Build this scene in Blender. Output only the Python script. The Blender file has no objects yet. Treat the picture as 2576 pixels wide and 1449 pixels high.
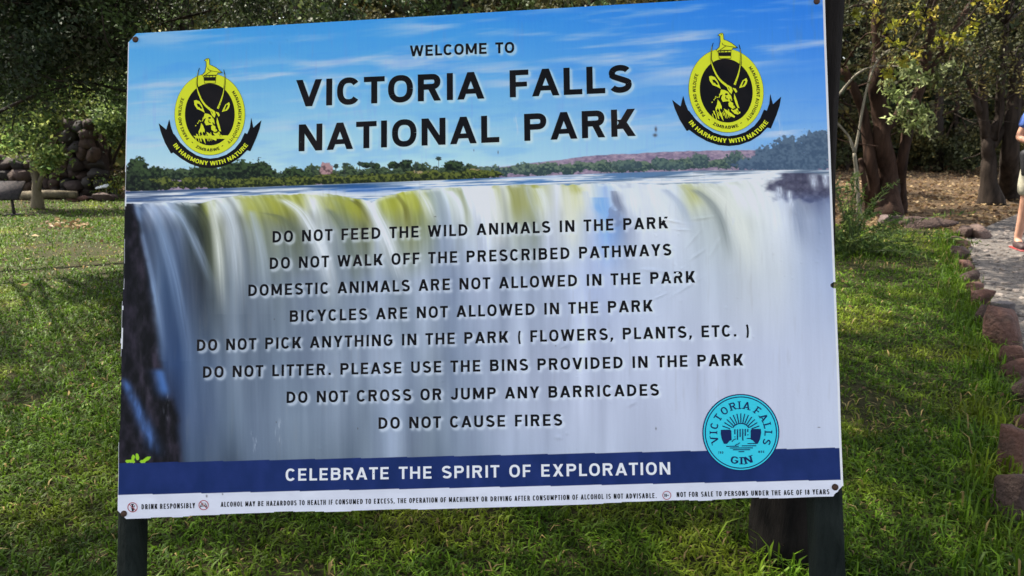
import bpy, math, random
import numpy as np
from mathutils import Vector, Matrix
R_ = np.random.default_rng(7)
random.seed(7)
SC = bpy.context.scene
COL = SC.collection

# ------------------------------------------------------------------ camera, sky, sun, exposure
EYE = 1.4
PITCH = math.radians(13.0)
FD = 1853.0                       # focal length in the units of a 2576 px wide picture
cam_d = bpy.data.cameras.new('camera'); cam = bpy.data.objects.new('camera', cam_d); COL.objects.link(cam)
cam_d.sensor_width = 36.0; cam_d.lens = 36.0 * FD / 2576.0
cam.location = (0, 0, EYE); cam.rotation_euler = (math.pi / 2 - PITCH, 0, 0)
cam_d.clip_start = 0.05; cam_d.clip_end = 500
cam_d.dof.use_dof = True; cam_d.dof.focus_distance = 2.15; cam_d.dof.aperture_fstop = 7.0
SC.camera = cam
SUN_EL, SUN_AZ = math.radians(56), math.radians(300)     # azimuth measured clockwise from +Y
world = bpy.data.worlds.new('World'); SC.world = world; world.use_nodes = True
wn = world.node_tree.nodes; bg = wn['Background']
sky = wn.new('ShaderNodeTexSky'); sky.sky_type = 'NISHITA'; sky.sun_disc = False
sky.sun_elevation = SUN_EL; sky.sun_rotation = SUN_AZ; sky.dust_density = 2.0; sky.air_density = 1.0
hs = wn.new('ShaderNodeHueSaturation'); hs.inputs['Saturation'].default_value = .42      # thin cloud: a paler sky
world.node_tree.links.new(sky.outputs[0], hs.inputs['Color']); world.node_tree.links.new(hs.outputs[0], bg.inputs[0]); bg.inputs[1].default_value = 0.15
sun_d = bpy.data.lights.new('sun', 'SUN'); sun_d.energy = 5.0; sun_d.angle = math.radians(0.6); sun_d.color = (1, .93, .8)
sun = bpy.data.objects.new('sun', sun_d); COL.objects.link(sun)
SUND = Vector((math.sin(SUN_AZ) * math.cos(SUN_EL), math.cos(SUN_AZ) * math.cos(SUN_EL), math.sin(SUN_EL)))
sun.rotation_euler = SUND.to_track_quat('Z', 'Y').to_euler(); sun.location = SUND * 60
SC.view_settings.view_transform = 'Standard'; SC.view_settings.look = 'None'
SC.view_settings.exposure = 1.55; SC.view_settings.gamma = 1.0
SC.cycles.max_bounces = 6; SC.cycles.diffuse_bounces = 3; SC.cycles.transmission_bounces = 3
SC.cycles.transparent_max_bounces = 4

# ------------------------------------------------------------------ helpers
CP, SP = math.cos(PITCH), math.sin(PITCH)
def ray(x, y):
    """world direction through picture point (2576-wide units); forward component 1"""
    a = (np.asarray(x, float) - 1288.0) / FD; b = (np.asarray(y, float) - 724.5) / FD
    return np.stack([a, CP - b * SP, -SP - b * CP], -1)
def G(x, y, z=0.0):
    d = ray(x, y); t = (z - EYE) / d[..., 2]
    return np.array([0, 0, EYE]) + d * t[..., None]
def P(x, y, Y):
    d = ray(x, y); t = np.asarray(Y, float) / d[..., 1]
    return np.array([0, 0, EYE]) + d * t[..., None]

def hashn(ix, iy, s):
    n = (ix.astype(np.int64) * 374761393 + iy.astype(np.int64) * 668265263 + s * 1442695041) & 0x7fffffff
    n = ((n ^ (n >> 13)) * 1274126177) & 0x7fffffff
    return ((n ^ (n >> 16)) & 0xffff) / 65535.0
def vnoise(x, y, s=0):
    x, y = np.broadcast_arrays(np.asarray(x, float), np.asarray(y, float))
    x0, y0 = np.floor(x), np.floor(y); fx, fy = x - x0, y - y0
    fx = fx * fx * (3 - 2 * fx); fy = fy * fy * (3 - 2 * fy)
    a, b = hashn(x0, y0, s), hashn(x0 + 1, y0, s); c, d = hashn(x0, y0 + 1, s), hashn(x0 + 1, y0 + 1, s)
    return (a * (1 - fx) + b * fx) * (1 - fy) + (c * (1 - fx) + d * fx) * fy
def fbm(x, y, s=0, o=4):
    t, a, n = 0, .5, 0
    for k in range(o):
        t = t + a * vnoise(x * 2 ** k + k * 17.3, y * 2 ** k + k * 9.1, s + k); n += a; a *= .5
    return t / n
def ss(a, b, x):
    t = np.clip((x - a) / (b - a), 0, 1); return t * t * (3 - 2 * t)
def s2l(c):
    c = np.asarray(c, float) / 255.0
    return np.where(c <= .04045, c / 12.92, ((c + .055) / 1.055) ** 2.4)

class MB:
    """collects geometry in world coordinates and links it as one mesh object"""
    def __init__(s): s.v = []; s.f = []; s.c = []; s.mi = []; s.n = 0
    def add(s, v, f, c=None, mi=0):
        v = np.asarray(v, float).reshape(-1, 3)
        if not isinstance(f, (list, tuple)) or (len(f) and isinstance(f[0], (int, np.integer))): f = [f]
        for a in f:
            a = np.atleast_2d(np.asarray(a, np.int64)) + s.n
            s.f.append(a); s.mi.append(np.full(len(a), mi))
        s.v.append(v); s.n += len(v)
        if c is None: c = (1, 1, 1)
        s.c.append(np.broadcast_to(np.asarray(c, float), (len(v), 3)))
    def build(s, name, mats, parent=None, smooth=False, col=False):
        V = np.concatenate(s.v) if s.v else np.zeros((0, 3))
        loc = np.array(WORLD_LOC(parent)) if parent else 0
        me = bpy.data.meshes.new(name)
        V = V - loc
        idx = np.concatenate([a.ravel() for a in s.f]); tot = np.concatenate([np.full(len(a), a.shape[1]) for a in s.f])
        st = np.concatenate([[0], np.cumsum(tot)[:-1]])
        me.vertices.add(len(V)); me.vertices.foreach_set('co', V.astype(np.float32).ravel())
        me.loops.add(len(idx)); me.loops.foreach_set('vertex_index', idx.astype(np.int32))
        me.polygons.add(len(tot)); me.polygons.foreach_set('loop_start', st.astype(np.int32))
        me.polygons.foreach_set('loop_total', tot.astype(np.int32))
        me.polygons.foreach_set('material_index', np.concatenate(s.mi).astype(np.int32))
        if smooth: me.polygons.foreach_set('use_smooth', np.ones(len(tot), bool))
        if col:
            at = me.color_attributes.new('col', 'FLOAT_COLOR', 'POINT')
            C = np.concatenate(s.c); C = np.concatenate([C, np.ones((len(C), 1))], 1)
            at.data.foreach_set('color', C.astype(np.float32).ravel())
        me.update(calc_edges=True); me.validate()
        o = bpy.data.objects.new(name, me); COL.objects.link(o)
        for m in (mats if isinstance(mats, (list, tuple)) else [mats]): me.materials.append(m)
        if parent: o.parent = parent
        return o
def WORLD_LOC(o):
    l = Vector((0, 0, 0))
    while o: l = l + o.location; o = o.parent
    return l
def tag(o, label=None, cat=None, group=None, kind=None):
    for k, v in (('label', label), ('category', cat), ('group', group), ('kind', kind)):
        if v: o[k] = v
    return o
def thing(name, loc, label, cat, group=None):
    o = bpy.data.objects.new(name, None); COL.objects.link(o); o.location = loc; o.empty_display_size = .1
    return tag(o, label, cat, group)

def tube(mb, pts, rad, sides=8, c=None, caps=True, wob=0.0, seed=0):
    pts = np.asarray(pts, float); n = len(pts); rad = np.broadcast_to(np.asarray(rad, float), (n,))
    t = np.gradient(pts, axis=0); t /= np.linalg.norm(t, axis=1)[:, None] + 1e-9
    up = np.array([0.13, .97, .2]) if abs(t[0][1]) < .8 else np.array([1., 0, .1])
    a = np.cross(t, up); a /= np.linalg.norm(a, axis=1)[:, None] + 1e-9; b = np.cross(t, a)
    th = np.arange(sides) * 2 * math.pi / sides
    rr = rad[:, None] * np.ones(sides)
    if wob: rr = rr * (1 + wob * (vnoise(np.arange(n)[:, None] * .7, np.cos(th)[None] * 2 + np.sin(th) * 3 + seed, seed) - .5) * 2)
    V = pts[:, None] + rr[..., None] * (np.cos(th)[None, :, None] * a[:, None] + np.sin(th)[None, :, None] * b[:, None])
    i = np.arange(n - 1)[:, None] * sides; j = np.arange(sides)[None]; k = (j + 1) % sides
    F = np.stack([i + j, i + k, i + sides + k, i + sides + j], -1).reshape(-1, 4)
    fs = [F]
    if caps: fs += [np.arange(sides)[None, ::-1], (np.arange(sides) + (n - 1) * sides)[None]]
    mb.add(V.reshape(-1, 3), fs, c)
def spline(pts, n=24):
    p = np.asarray(pts, float); p = np.vstack([2 * p[0] - p[1], p, 2 * p[-1] - p[-2]]); out = []
    m = len(p) - 3; per = max(2, n // m)
    for i in range(m):
        t = np.linspace(0, 1, per, endpoint=False)[:, None]; a, b, c, d = p[i:i + 4]
        out.append(.5 * (2 * b + (c - a) * t + (2 * a - 5 * b + 4 * c - d) * t ** 2 + (3 * b - a - 3 * c + d) * t ** 3))
    return np.vstack(out + [p[-2][None]])
def leaves(mb, cen, size, asp, cols, droop=0.0, seed=0, fold=.25, flat=.0):
    """one folded rhombic leaf per centre"""
    r = np.random.default_rng(seed); n = len(cen)
    d = r.normal(size=(n, 3)); d[:, 2] = d[:, 2] * (1 - flat) - droop; d /= np.linalg.norm(d, axis=1)[:, None]
    q = r.normal(size=(n, 3)); w = np.cross(d, q); w /= np.linalg.norm(w, axis=1)[:, None] + 1e-9; nn = np.cross(w, d)
    L = (size * r.uniform(.6, 1.35, n))[:, None]; W = L * asp * r.uniform(.8, 1.2, n)[:, None]
    V = np.stack([cen - d * L * .5, cen + w * W * .5 + nn * W * fold - d * L * .05, cen + d * L * .5 + nn * L * -.08, cen - w * W * .5 + nn * W * fold - d * L * .05], 1)
    F = np.arange(n)[:, None] * 4 + np.arange(4)[None]
    mb.add(V.reshape(-1, 3), F, np.repeat(cols, 4, 0))
def rock(mb, cen, ax, seed, rotz=0.0, c=None, blocky=.5, n=2, rough=.16):
    """angular stone: a subdivided cube pushed towards a sphere and broken up"""
    r = np.random.default_rng(seed); m = 3 * n
    g = np.linspace(-1, 1, m + 1); vs = {}; V = []; F = []
    def vid(p):
        k = tuple(np.round(p, 5))
        if k not in vs: vs[k] = len(V); V.append(p)
        return vs[k]
    for axi in range(3):
        for sg in (-1, 1):
            for i in range(m):
                for j in range(m):
                    q = []
                    for (u, v) in ((i, j), (i + 1, j), (i + 1, j + 1), (i, j + 1)):
                        p = [0, 0, 0]; p[axi] = sg; p[(axi + 1) % 3] = g[u]; p[(axi + 2) % 3] = g[v]; q.append(vid(p))
                    F.append(q if sg > 0 else q[::-1])
    V = np.array(V, float); sp = V / np.linalg.norm(V, axis=1)[:, None]
    V = V * blocky + sp * (1 - blocky) * 1.15
    for k in range(11):                                           # chop with random planes for facets
        d = r.normal(size=3); d /= np.linalg.norm(d); h = r.uniform(.55, .92); s = V @ d - h
        V = V - np.where(s > 0, s, 0)[:, None] * d * .9
    off = seed * 3.7
    V = V * (1 + rough * (fbm(V[:, 0] * 2 + off, V[:, 1] * 2 + V[:, 2] * 1.7, seed, 3) - .5) * 2)[:, None]
    V = V * np.asarray(ax) ; cz, sz = math.cos(rotz), math.sin(rotz)
    V = np.stack([V[:, 0] * cz - V[:, 1] * sz, V[:, 0] * sz + V[:, 1] * cz, V[:, 2]], 1) + np.asarray(cen)
    mb.add(V, np.array(F), c)

# ------------------------------------------------------------------ materials
def mat(name, base=(.5, .5, .5), rough=.6, spec=.3, attr=False, noise=None, bump=0, bscale=30, trans=0.0, metal=0.0, vary=.0, coords='Object'):
    m = bpy.data.materials.new(name); m.use_nodes = True; nt = m.node_tree; N = nt.nodes; L = nt.links
    b = N['Principled BSDF']; b.inputs['Roughness'].default_value = rough; b.inputs['Specular IOR Level'].default_value = spec
    b.inputs['Metallic'].default_value = metal
    tc = N.new('ShaderNodeTexCoord')
    if attr:
        a = N.new('ShaderNodeAttribute'); a.attribute_name = 'col'; src = a.outputs['Color']
    else:
        rgb = N.new('ShaderNodeRGB'); rgb.outputs[0].default_value = (*base, 1); src = rgb.outputs[0]
    if noise:                                                     # (scale, other colour, low, high)
        nz = N.new('ShaderNodeTexNoise'); nz.inputs['Scale'].default_value = noise[0]; nz.inputs['Detail'].default_value = 6
        L.new(tc.outputs[coords], nz.inputs['Vector'])
        mp = N.new('ShaderNodeMapRange'); mp.inputs[1].default_value = noise[2]; mp.inputs[2].default_value = noise[3]
        L.new(nz.outputs['Fac'], mp.inputs[0])
        mx = N.new('ShaderNodeMix'); mx.data_type = 'RGBA'; L.new(mp.outputs[0], mx.inputs[0]); L.new(src, mx.inputs[6])
        mx.inputs[7].default_value = (*noise[1], 1); src = mx.outputs[2]
    L.new(src, b.inputs['Base Color'])
    if bump:
        nz = N.new('ShaderNodeTexNoise'); nz.inputs['Scale'].default_value = bscale; nz.inputs['Detail'].default_value = 8
        L.new(tc.outputs[coords], nz.inputs['Vector'])
        bp = N.new('ShaderNodeBump'); bp.inputs['Strength'].default_value = bump; bp.inputs['Distance'].default_value = .02
        L.new(nz.outputs['Fac'], bp.inputs['Height']); L.new(bp.outputs[0], b.inputs['Normal'])
    if trans:
        t = N.new('ShaderNodeBsdfTranslucent'); L.new(src, t.inputs['Color'])
        mx = N.new('ShaderNodeMixShader'); mx.inputs[0].default_value = trans
        L.new(b.outputs[0], mx.inputs[1]); L.new(t.outputs[0], mx.inputs[2]); L.new(mx.outputs[0], N['Material Output'].inputs[0])
    return m
def bark_mat(name, a, b, scale=9, zs=.16, bump=.9):
    m = mat(name, a, .9, .15); nt = m.node_tree; N = nt.nodes; L = nt.links; p = N['Principled BSDF']
    tc = N.new('ShaderNodeTexCoord'); mp = N.new('ShaderNodeMapping'); mp.inputs['Scale'].default_value = (1, 1, zs)
    L.new(tc.outputs['Object'], mp.inputs[0])
    nz = N.new('ShaderNodeTexNoise'); nz.inputs['Scale'].default_value = scale; nz.inputs['Detail'].default_value = 9; nz.inputs['Roughness'].default_value = .7
    L.new(mp.outputs[0], nz.inputs['Vector'])
    cr = N.new('ShaderNodeValToRGB'); cr.color_ramp.elements[0].position = .36; cr.color_ramp.elements[0].color = (*a, 1)
    cr.color_ramp.elements[1].position = .66; cr.color_ramp.elements[1].color = (*b, 1)
    L.new(nz.outputs['Fac'], cr.inputs[0]); L.new(cr.outputs[0], p.inputs['Base Color'])
    bp = N.new('ShaderNodeBump'); bp.inputs['Strength'].default_value = bump; bp.inputs['Distance'].default_value = .03
    L.new(nz.outputs['Fac'], bp.inputs['Height']); L.new(bp.outputs[0], p.inputs['Normal'])
    return m
M = {}
M['leaf'] = mat('leaf', rough=.55, spec=.18, attr=True, trans=.3)
M['leaf_thin'] = mat('thin_leaf', rough=.55, spec=.18, attr=True, trans=.5)
M['grass'] = mat('grass_blade', rough=.5, spec=.12, attr=True, trans=.28)
M['bark_dark'] = bark_mat('bark_dark', (.012, .009, .007), (.05, .036, .028))
M['bark_red'] = bark_mat('bark_red', (.014, .008, .006), (.068, .038, .026), 7)
M['bark_black'] = bark_mat('bark_black', (.004, .0035, .0035), (.020, .016, .014), 11)
M['bark_grey'] = bark_mat('bark_grey', (.05, .04, .028), (.20, .165, .11), 10)
M['bark_pale'] = bark_mat('bark_pale', (.10, .09, .07), (.30, .27, .21), 14)
M['rock'] = mat('dark_basalt', rough=.85, spec=.2, attr=True, noise=(9, (.025, .018, .016), .45, .8), bump=.8, bscale=25)
M['rock_red'] = mat('red_brown_stone', rough=.8, spec=.25, attr=True, noise=(14, (.05, .035, .03), .45, .8), bump=1.0, bscale=40)

# ------------------------------------------------------------------ ground, lawn, path
def in_poly(x, y, poly):
    r = np.zeros(len(x), bool); n = len(poly)
    for i in range(n):
        (x0, y0), (x1, y1) = poly[i], poly[(i + 1) % n]
        r ^= ((y0 > y) != (y1 > y)) & (x < (x1 - x0) * (y - y0) / (y1 - y0 + 1e-12) + x0)
    return r
def node_ground(name, cols, scales, rough=.95, bump=.6, bscale=25, spec=.1):
    m = bpy.data.materials.new(name); m.use_nodes = True; N = m.node_tree.nodes; L = m.node_tree.links; p = N['Principled BSDF']
    p.inputs['Roughness'].default_value = rough; p.inputs['Specular IOR Level'].default_value = spec
    tc = N.new('ShaderNodeTexCoord'); src = None
    for (ca, cb), sc_ in zip(cols, scales):
        nz = N.new('ShaderNodeTexNoise'); nz.inputs['Scale'].default_value = sc_; nz.inputs['Detail'].default_value = 8; nz.inputs['Roughness'].default_value = .65
        L.new(tc.outputs['Object'], nz.inputs['Vector'])
        cr = N.new('ShaderNodeValToRGB'); cr.color_ramp.elements[0].position = .35; cr.color_ramp.elements[0].color = (*ca, 1)
        cr.color_ramp.elements[1].position = .65; cr.color_ramp.elements[1].color = (*cb, 1); L.new(nz.outputs['Fac'], cr.inputs[0])
        if src is None: src = cr.outputs[0]
        else:
            mx = N.new('ShaderNodeMix'); mx.data_type = 'RGBA'; mx.inputs[0].default_value = .5; L.new(src, mx.inputs[6]); L.new(cr.outputs[0], mx.inputs[7]); src = mx.outputs[2]
    L.new(src, p.inputs['Base Color'])
    nz = N.new('ShaderNodeTexNoise'); nz.inputs['Scale'].default_value = bscale; nz.inputs['Detail'].default_value = 8; L.new(tc.outputs['Object'], nz.inputs['Vector'])
    bp = N.new('ShaderNodeBump'); bp.inputs['Strength'].default_value = bump; bp.inputs['Distance'].default_value = .03; L.new(nz.outputs['Fac'], bp.inputs['Height']); L.new(bp.outputs[0], p.inputs['Normal'])
    return m
def sheet(name, poly, z, m):
    mb = MB(); V = np.array([(x, y, z) for x, y in poly]); mb.add(V, [np.array(t)[None] for t in tessellate_polygon([[Vector(v) for v in V]])]); o = mb.build(name, m)
    for p in o.data.polygons:
        if p.normal.z < 0: p.flip()
    return tag(o, kind='structure')
from mathutils.geometry import tessellate_polygon
ground_m = node_ground('forest_floor', [((.03, .021, .014), (.12, .082, .048)), ((.04, .027, .018), (.095, .064, .04))], (1.3, 14))
lawn_m = node_ground('lawn_soil', [((.022, .022, .009), (.042, .040, .016)), ((.034, .026, .014), (.026, .032, .010))], (2.0, 22))
path_m = node_ground('rough_path', [((.055, .047, .043), (.145, .127, .115)), ((.03, .026, .024), (.20, .178, .162))], (5, 38), bump=1.0, bscale=45, rough=.8, spec=.25)
sheet('ground', [(-90, -40), (90, -40), (90, 130), (-90, 130)], 0.0, ground_m)
STONE_LINE = [(2404, 592), (2416, 640), (2434, 700), (2462, 770), (2505, 850), (2535, 930), (2556, 1010), (2568, 1100), (2575, 1200), (2582, 1300)]
SL = [tuple(G(x, y)[:2]) for x, y in STONE_LINE]
d_ = np.array(SL[-1]) - np.array(SL[-2]); SL.append(tuple(np.array(SL[-1]) + d_ / np.linalg.norm(d_) * 2.5))
far_edge = [tuple(G(x, y)[:2]) for x, y in ((-700, 508), (-200, 507), (60, 506), (300, 503), (700, 506), (1200, 520), (1800, 556), (2120, 566), (2200, 572), (2290, 574), (2390, 582))]
LAWN = [(-14, 0.2)] + far_edge + SL + [(1.2, .2)]
LAWN = [p for p in LAWN]
sheet('lawn', LAWN, .006, lawn_m)
PATH = [(x + .10, y) for x, y in SL] + [(SL[-1][0] + 1.9, SL[-1][1])] + [tuple(G(x, y)[:2]) for x, y in ((3100, 1000), (3000, 640), (2900, 548), (2680, 528), (2560, 540), (2490, 568), (2445, 596))]
sheet('path', PATH, .010, path_m)

gv = MB(); r = np.random.default_rng(77); n = 0
pm = np.array(PATH)
while n < 700:
    x, y = r.uniform(pm[:, 0].min(), pm[:, 0].max()), r.uniform(2.0, 9.5)
    if abs(x / (y * CP + EYE * SP)) > .80 or not in_poly(np.array([x]), np.array([y]), PATH)[0]: continue
    s = r.uniform(.012, .045); rock(gv, (x, y, .008), (s, s * r.uniform(.6, 1), s * .45), int(r.integers(1e6)), r.uniform(0, 3), np.array((.17, .145, .13)) * r.uniform(.5, 1.3), .4, 1); n += 1
tag(gv.build('gravel', M['rock_red'], col=True), 'loose grey and brown stones bedded in the rough path', 'gravel', kind='stuff')

# grass: bent blades, dense near the board and coarser with distance
def blades(mb, x, y, h, w, lean, cols, r, z0=.004, seg=2):
    n = len(x); az = r.uniform(0, 2 * math.pi, n); d = np.stack([np.cos(az), np.sin(az)], 1); tw = az + math.pi / 2 + r.normal(0, .5, n)
    s = np.stack([np.cos(tw), np.sin(tw), 0 * tw], 1) * (w / 2)[:, None]
    b = np.stack([x, y, np.full(n, z0)], 1); sl, cl = np.sin(lean), np.cos(lean)
    m = b + np.stack([d[:, 0] * sl * .35, d[:, 1] * sl * .35, cl * .55], 1) * h[:, None]
    t = b + np.stack([d[:, 0] * sl, d[:, 1] * sl, cl * .62 + .08 - .35 * sl * r.uniform(0, 1, n)], 1) * h[:, None]
    t[:, 2] = np.maximum(t[:, 2], .006)
    V = np.stack([b - s * .7, b + s * .7, m + s, m - s, t], 1).reshape(-1, 3); k = np.arange(n)[:, None] * 5
    mb.add(V, [k + np.array([[0, 1, 2, 3]]), k + np.array([[3, 2, 4]])], np.repeat(cols, 5, 0))
def grass_cols(x, y, r):
    n = len(x); k = fbm(x * .9 + 40, y * .9 + 11, 201, 3); k2 = fbm(x * 3.1, y * 3.1, 205, 3); u = r.uniform(0, 1, n)[:, None]
    a, b, c = np.array((.024, .058, .003)), np.array((.098, .178, .012)), np.array((.21, .235, .020))
    m = ss(.35, .68, k)[:, None]; m2 = ss(.45, .75, k2)[:, None]
    col = a * (1 - u) + b * u; col = col * (1 - .55 * m2 * m) + c * .55 * m2 * m; col = col * r.uniform(.65, 1.35, (n, 1)) * (.62 + .8 * fbm(x * 5.5, y * 5.5, 231, 2))[:, None]
    st = r.uniform(0, 1, n) < .03 + .16 * ss(.55, .75, fbm(x * 1.7 + 9, y * 1.7, 221, 3)); col[st] = np.array((.30, .22, .09)) * r.uniform(.6, 1.25, (st.sum(), 1))
    return col
def seen(x, y, mx=.16):
    d = y * CP + EYE * SP; a = x / d; return np.abs(a) < 1288 / FD + mx
def sow(n, y0, y1, r):
    y = np.sqrt(r.uniform(0, 1, n) * (y1 ** 2 - y0 ** 2) + y0 ** 2); hw = (1288 / FD + .16) * (y * CP + EYE * SP); x = r.uniform(-1, 1, n) * hw
    k = in_poly(x, y, LAWN); return x[k], y[k]
gr = MB(); r = np.random.default_rng(21)
def hidden(x, y):      # ground that only shows behind the board when one steps far aside: sown thinner
    d = y * CP + EYE * SP; a = x / d * FD + 1288; return (a > 420) & (a < 1960) & (y > 3.6)
for (n, y0, y1, hm, wm) in ((66000, 1.75, 3.4, .050, .0066), (84000, 3.4, 6.0, .050, .0078), (95000, 6.0, 10.5, .054, .0110), (80000, 10.5, 19, .065, .017)):
    x, y = sow(n, y0, y1, r); k = ~hidden(x, y) | (r.uniform(0, 1, len(x)) < .3); x, y = x[k], y[k]
    bare = np.maximum(fbm(x * 1.7 + 9, y * 1.7, 221, 3), .8 * np.exp(-((x - .86) / .16) ** 2 - ((y - 2.75) / .16) ** 2)); k = r.uniform(0, 1, len(x)) < np.clip(1.2 - 1.6 * ss(.58, .72, bare), .3, 1); x, y = x[k], y[k]
    clump = .65 + .7 * fbm(x * 2.2, y * 2.2, 211, 3)
    h = hm * r.uniform(.5, 1.5, len(x)) * clump; w = wm * r.uniform(.6, 1.3, len(x)); lean = np.clip(r.normal(.98, .36, len(x)), .05, 1.45)
    blades(gr, x, y, h, w, lean, grass_cols(x, y, r), r)
# longer tufts along the stones, at the post and round the near trunk
tx = []
for i in range(len(SL) - 1):
    a, b = np.array(SL[i]), np.array(SL[i + 1]); L = np.linalg.norm(b - a); m = int(min(L, 3) * 420); t = r.uniform(0, 1, m)[:, None]; tx.append(a + (b - a) * t + r.normal(0, .07, (m, 2)) + np.array((-.13, 0)))
q = G(1980, 1400)[:2]; tx.append(q + r.normal(0, .10, (260, 2)) + np.array((.02, -.10)))
tx.append(G(2120, 640)[:2] + r.normal(0, .35, (500, 2)))
tx = np.vstack(tx); n = len(tx)
blades(gr, tx[:, 0], tx[:, 1], r.uniform(.08, .19, n), r.uniform(.004, .009, n), np.clip(r.normal(.6, .35, n), .05, 1.3), grass_cols(tx[:, 0], tx[:, 1], r), r)
tag(gr.build('grass', M['grass'], col=True), 'short coarse green lawn grass with scattered straw blades', 'grass', kind='stuff')
# dead leaves on the forest floor, the lawn and the path
lf = MB(); n = 9000; y = r.uniform(7.5, 26, n); x = r.uniform(.42, .86, n) * y; k = ~in_poly(x, y, LAWN) & ~in_poly(x, y, PATH); x, y = x[k], y[k]
n2 = 2500; y2 = r.uniform(13, 24, n2); x2 = r.uniform(-.85, -.4, n2) * y2; k = ~in_poly(x2, y2, LAWN); x = np.concatenate([x, x2[k]]); y = np.concatenate([y, y2[k]])
n3 = 160; x3, y3 = sow(900, 2.2, 14, r); x = np.concatenate([x, x3[:n3]]); y = np.concatenate([y, y3[:n3]])
pp = G(r.uniform(300, 680, 60) * .3 + 30, r.uniform(560, 582, 60)); x = np.concatenate([x, pp[:, 0]]); y = np.concatenate([y, pp[:, 1]])
z = np.where(in_poly(x, y, LAWN), .03, .012) + r.uniform(0, .02, len(x))
cc = np.array([(.24, .16, .08), (.17, .10, .05), (.33, .24, .13), (.11, .065, .038)])[r.integers(0, 4, len(x))] * r.uniform(.7, 1.2, (len(x), 1))
leaves(lf, np.stack([x, y, z], 1), np.where(y < 6, .03, .075), .55, cc, seed=4, flat=.85)
tag(lf.build('leaf_litter', M['leaf'], col=True), 'dry tan fallen leaves strewn under the trees and over the lawn', 'leaves', kind='stuff')

# ------------------------------------------------------------------ the notice board
# corners of the printed sheet in the 2576-wide picture -> plane in the world (real width 1.95 m)
K = 2576 / 4032
CORN = np.array([(505, 133), (3246, -30), (3321, 1953), (460, 2045)], float) * K
SW = 1.95
def _hom():
    A, b = [], []
    for (X, Y), (x, y) in zip([(0, 0), (1, 0), (1, 1), (0, 1)], CORN):
        p, q = (x - 1288) / FD, (y - 724.5) / FD
        A.append([X, Y, 1, 0, 0, 0, -p * X, -p * Y]); b.append(p); A.append([0, 0, 0, X, Y, 1, -q * X, -q * Y]); b.append(q)
    return np.append(np.linalg.solve(np.array(A), np.array(b)), 1).reshape(3, 3)
HM = _hom(); HI = np.linalg.inv(HM)
_s = SW / np.linalg.norm(HM[:, 0])
_B = np.array([[1, 0, 0], [0, -SP, -CP], [0, CP, -SP]]).T       # columns: camera right, down, forward in the world
_B = np.stack([[1, 0, 0], [0, -SP, -CP], [0, CP, -SP]], 1)
E1, E2 = _B @ HM[:, 0] * _s, _B @ HM[:, 1] * _s
O0 = np.array([0, 0, EYE]) + _B @ HM[:, 2] * _s
NF = np.cross(E2, E1); NF /= np.linalg.norm(NF)
if NF[1] > 0: NF = -NF
SH = np.linalg.norm(E2)
def uv(x, y):
    p = np.stack([(np.asarray(x, float) - 1288) / FD, (np.asarray(y, float) - 724.5) / FD, np.ones_like(np.asarray(x, float))], -1)
    q = p @ HI.T; return q[..., :2] / q[..., 2:]
def xy(U, V):
    q = np.stack([U, V, np.ones_like(U)], -1) @ HM.T
    return q[..., 0] / q[..., 2] * FD + 1288, q[..., 1] / q[..., 2] * FD + 724.5
BUB = []
_r = np.random.default_rng(3)
for (cx, cy, sx, sy, n) in ((760, 75, 45, 18, 26), (505, 110, 30, 40, 7), (1380, 40, 120, 14, 12), (1700, 700, 70, 90, 16), (1900, 640, 90, 90, 12),
                            (1400, 1040, 250, 60, 16), (1960, 560, 60, 60, 8), (1330, 330, 300, 90, 8), (900, 1150, 200, 40, 12), (560, 330, 30, 25, 8), (1500, 1230, 400, 20, 10)):
    for k in range(n):
        BUB.append((_r.normal(cx, sx), _r.normal(cy, sy), _r.uniform(1.5, 4.5), _r.uniform(.5, 1.3)))
WRK = [(1770, 548, 22, 4, -8), (1755, 640, 20, 4, -35), (1730, 720, 34, 4, -32), (1690, 556, 26, 3, 12), (1715, 578, 18, 3, 6), (1745, 600, 22, 4, -50), (1660, 745, 16, 3, -25),
       (1405, 1100, 9, 6, 0), (1590, 1015, 12, 5, -30), (1420, 870, 10, 5, -20), (1240, 1075, 6, 5, 0), (1640, 680, 26, 4, 5), (1700, 690, 22, 3, -40), (1800, 620, 30, 5, -60)]
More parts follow.
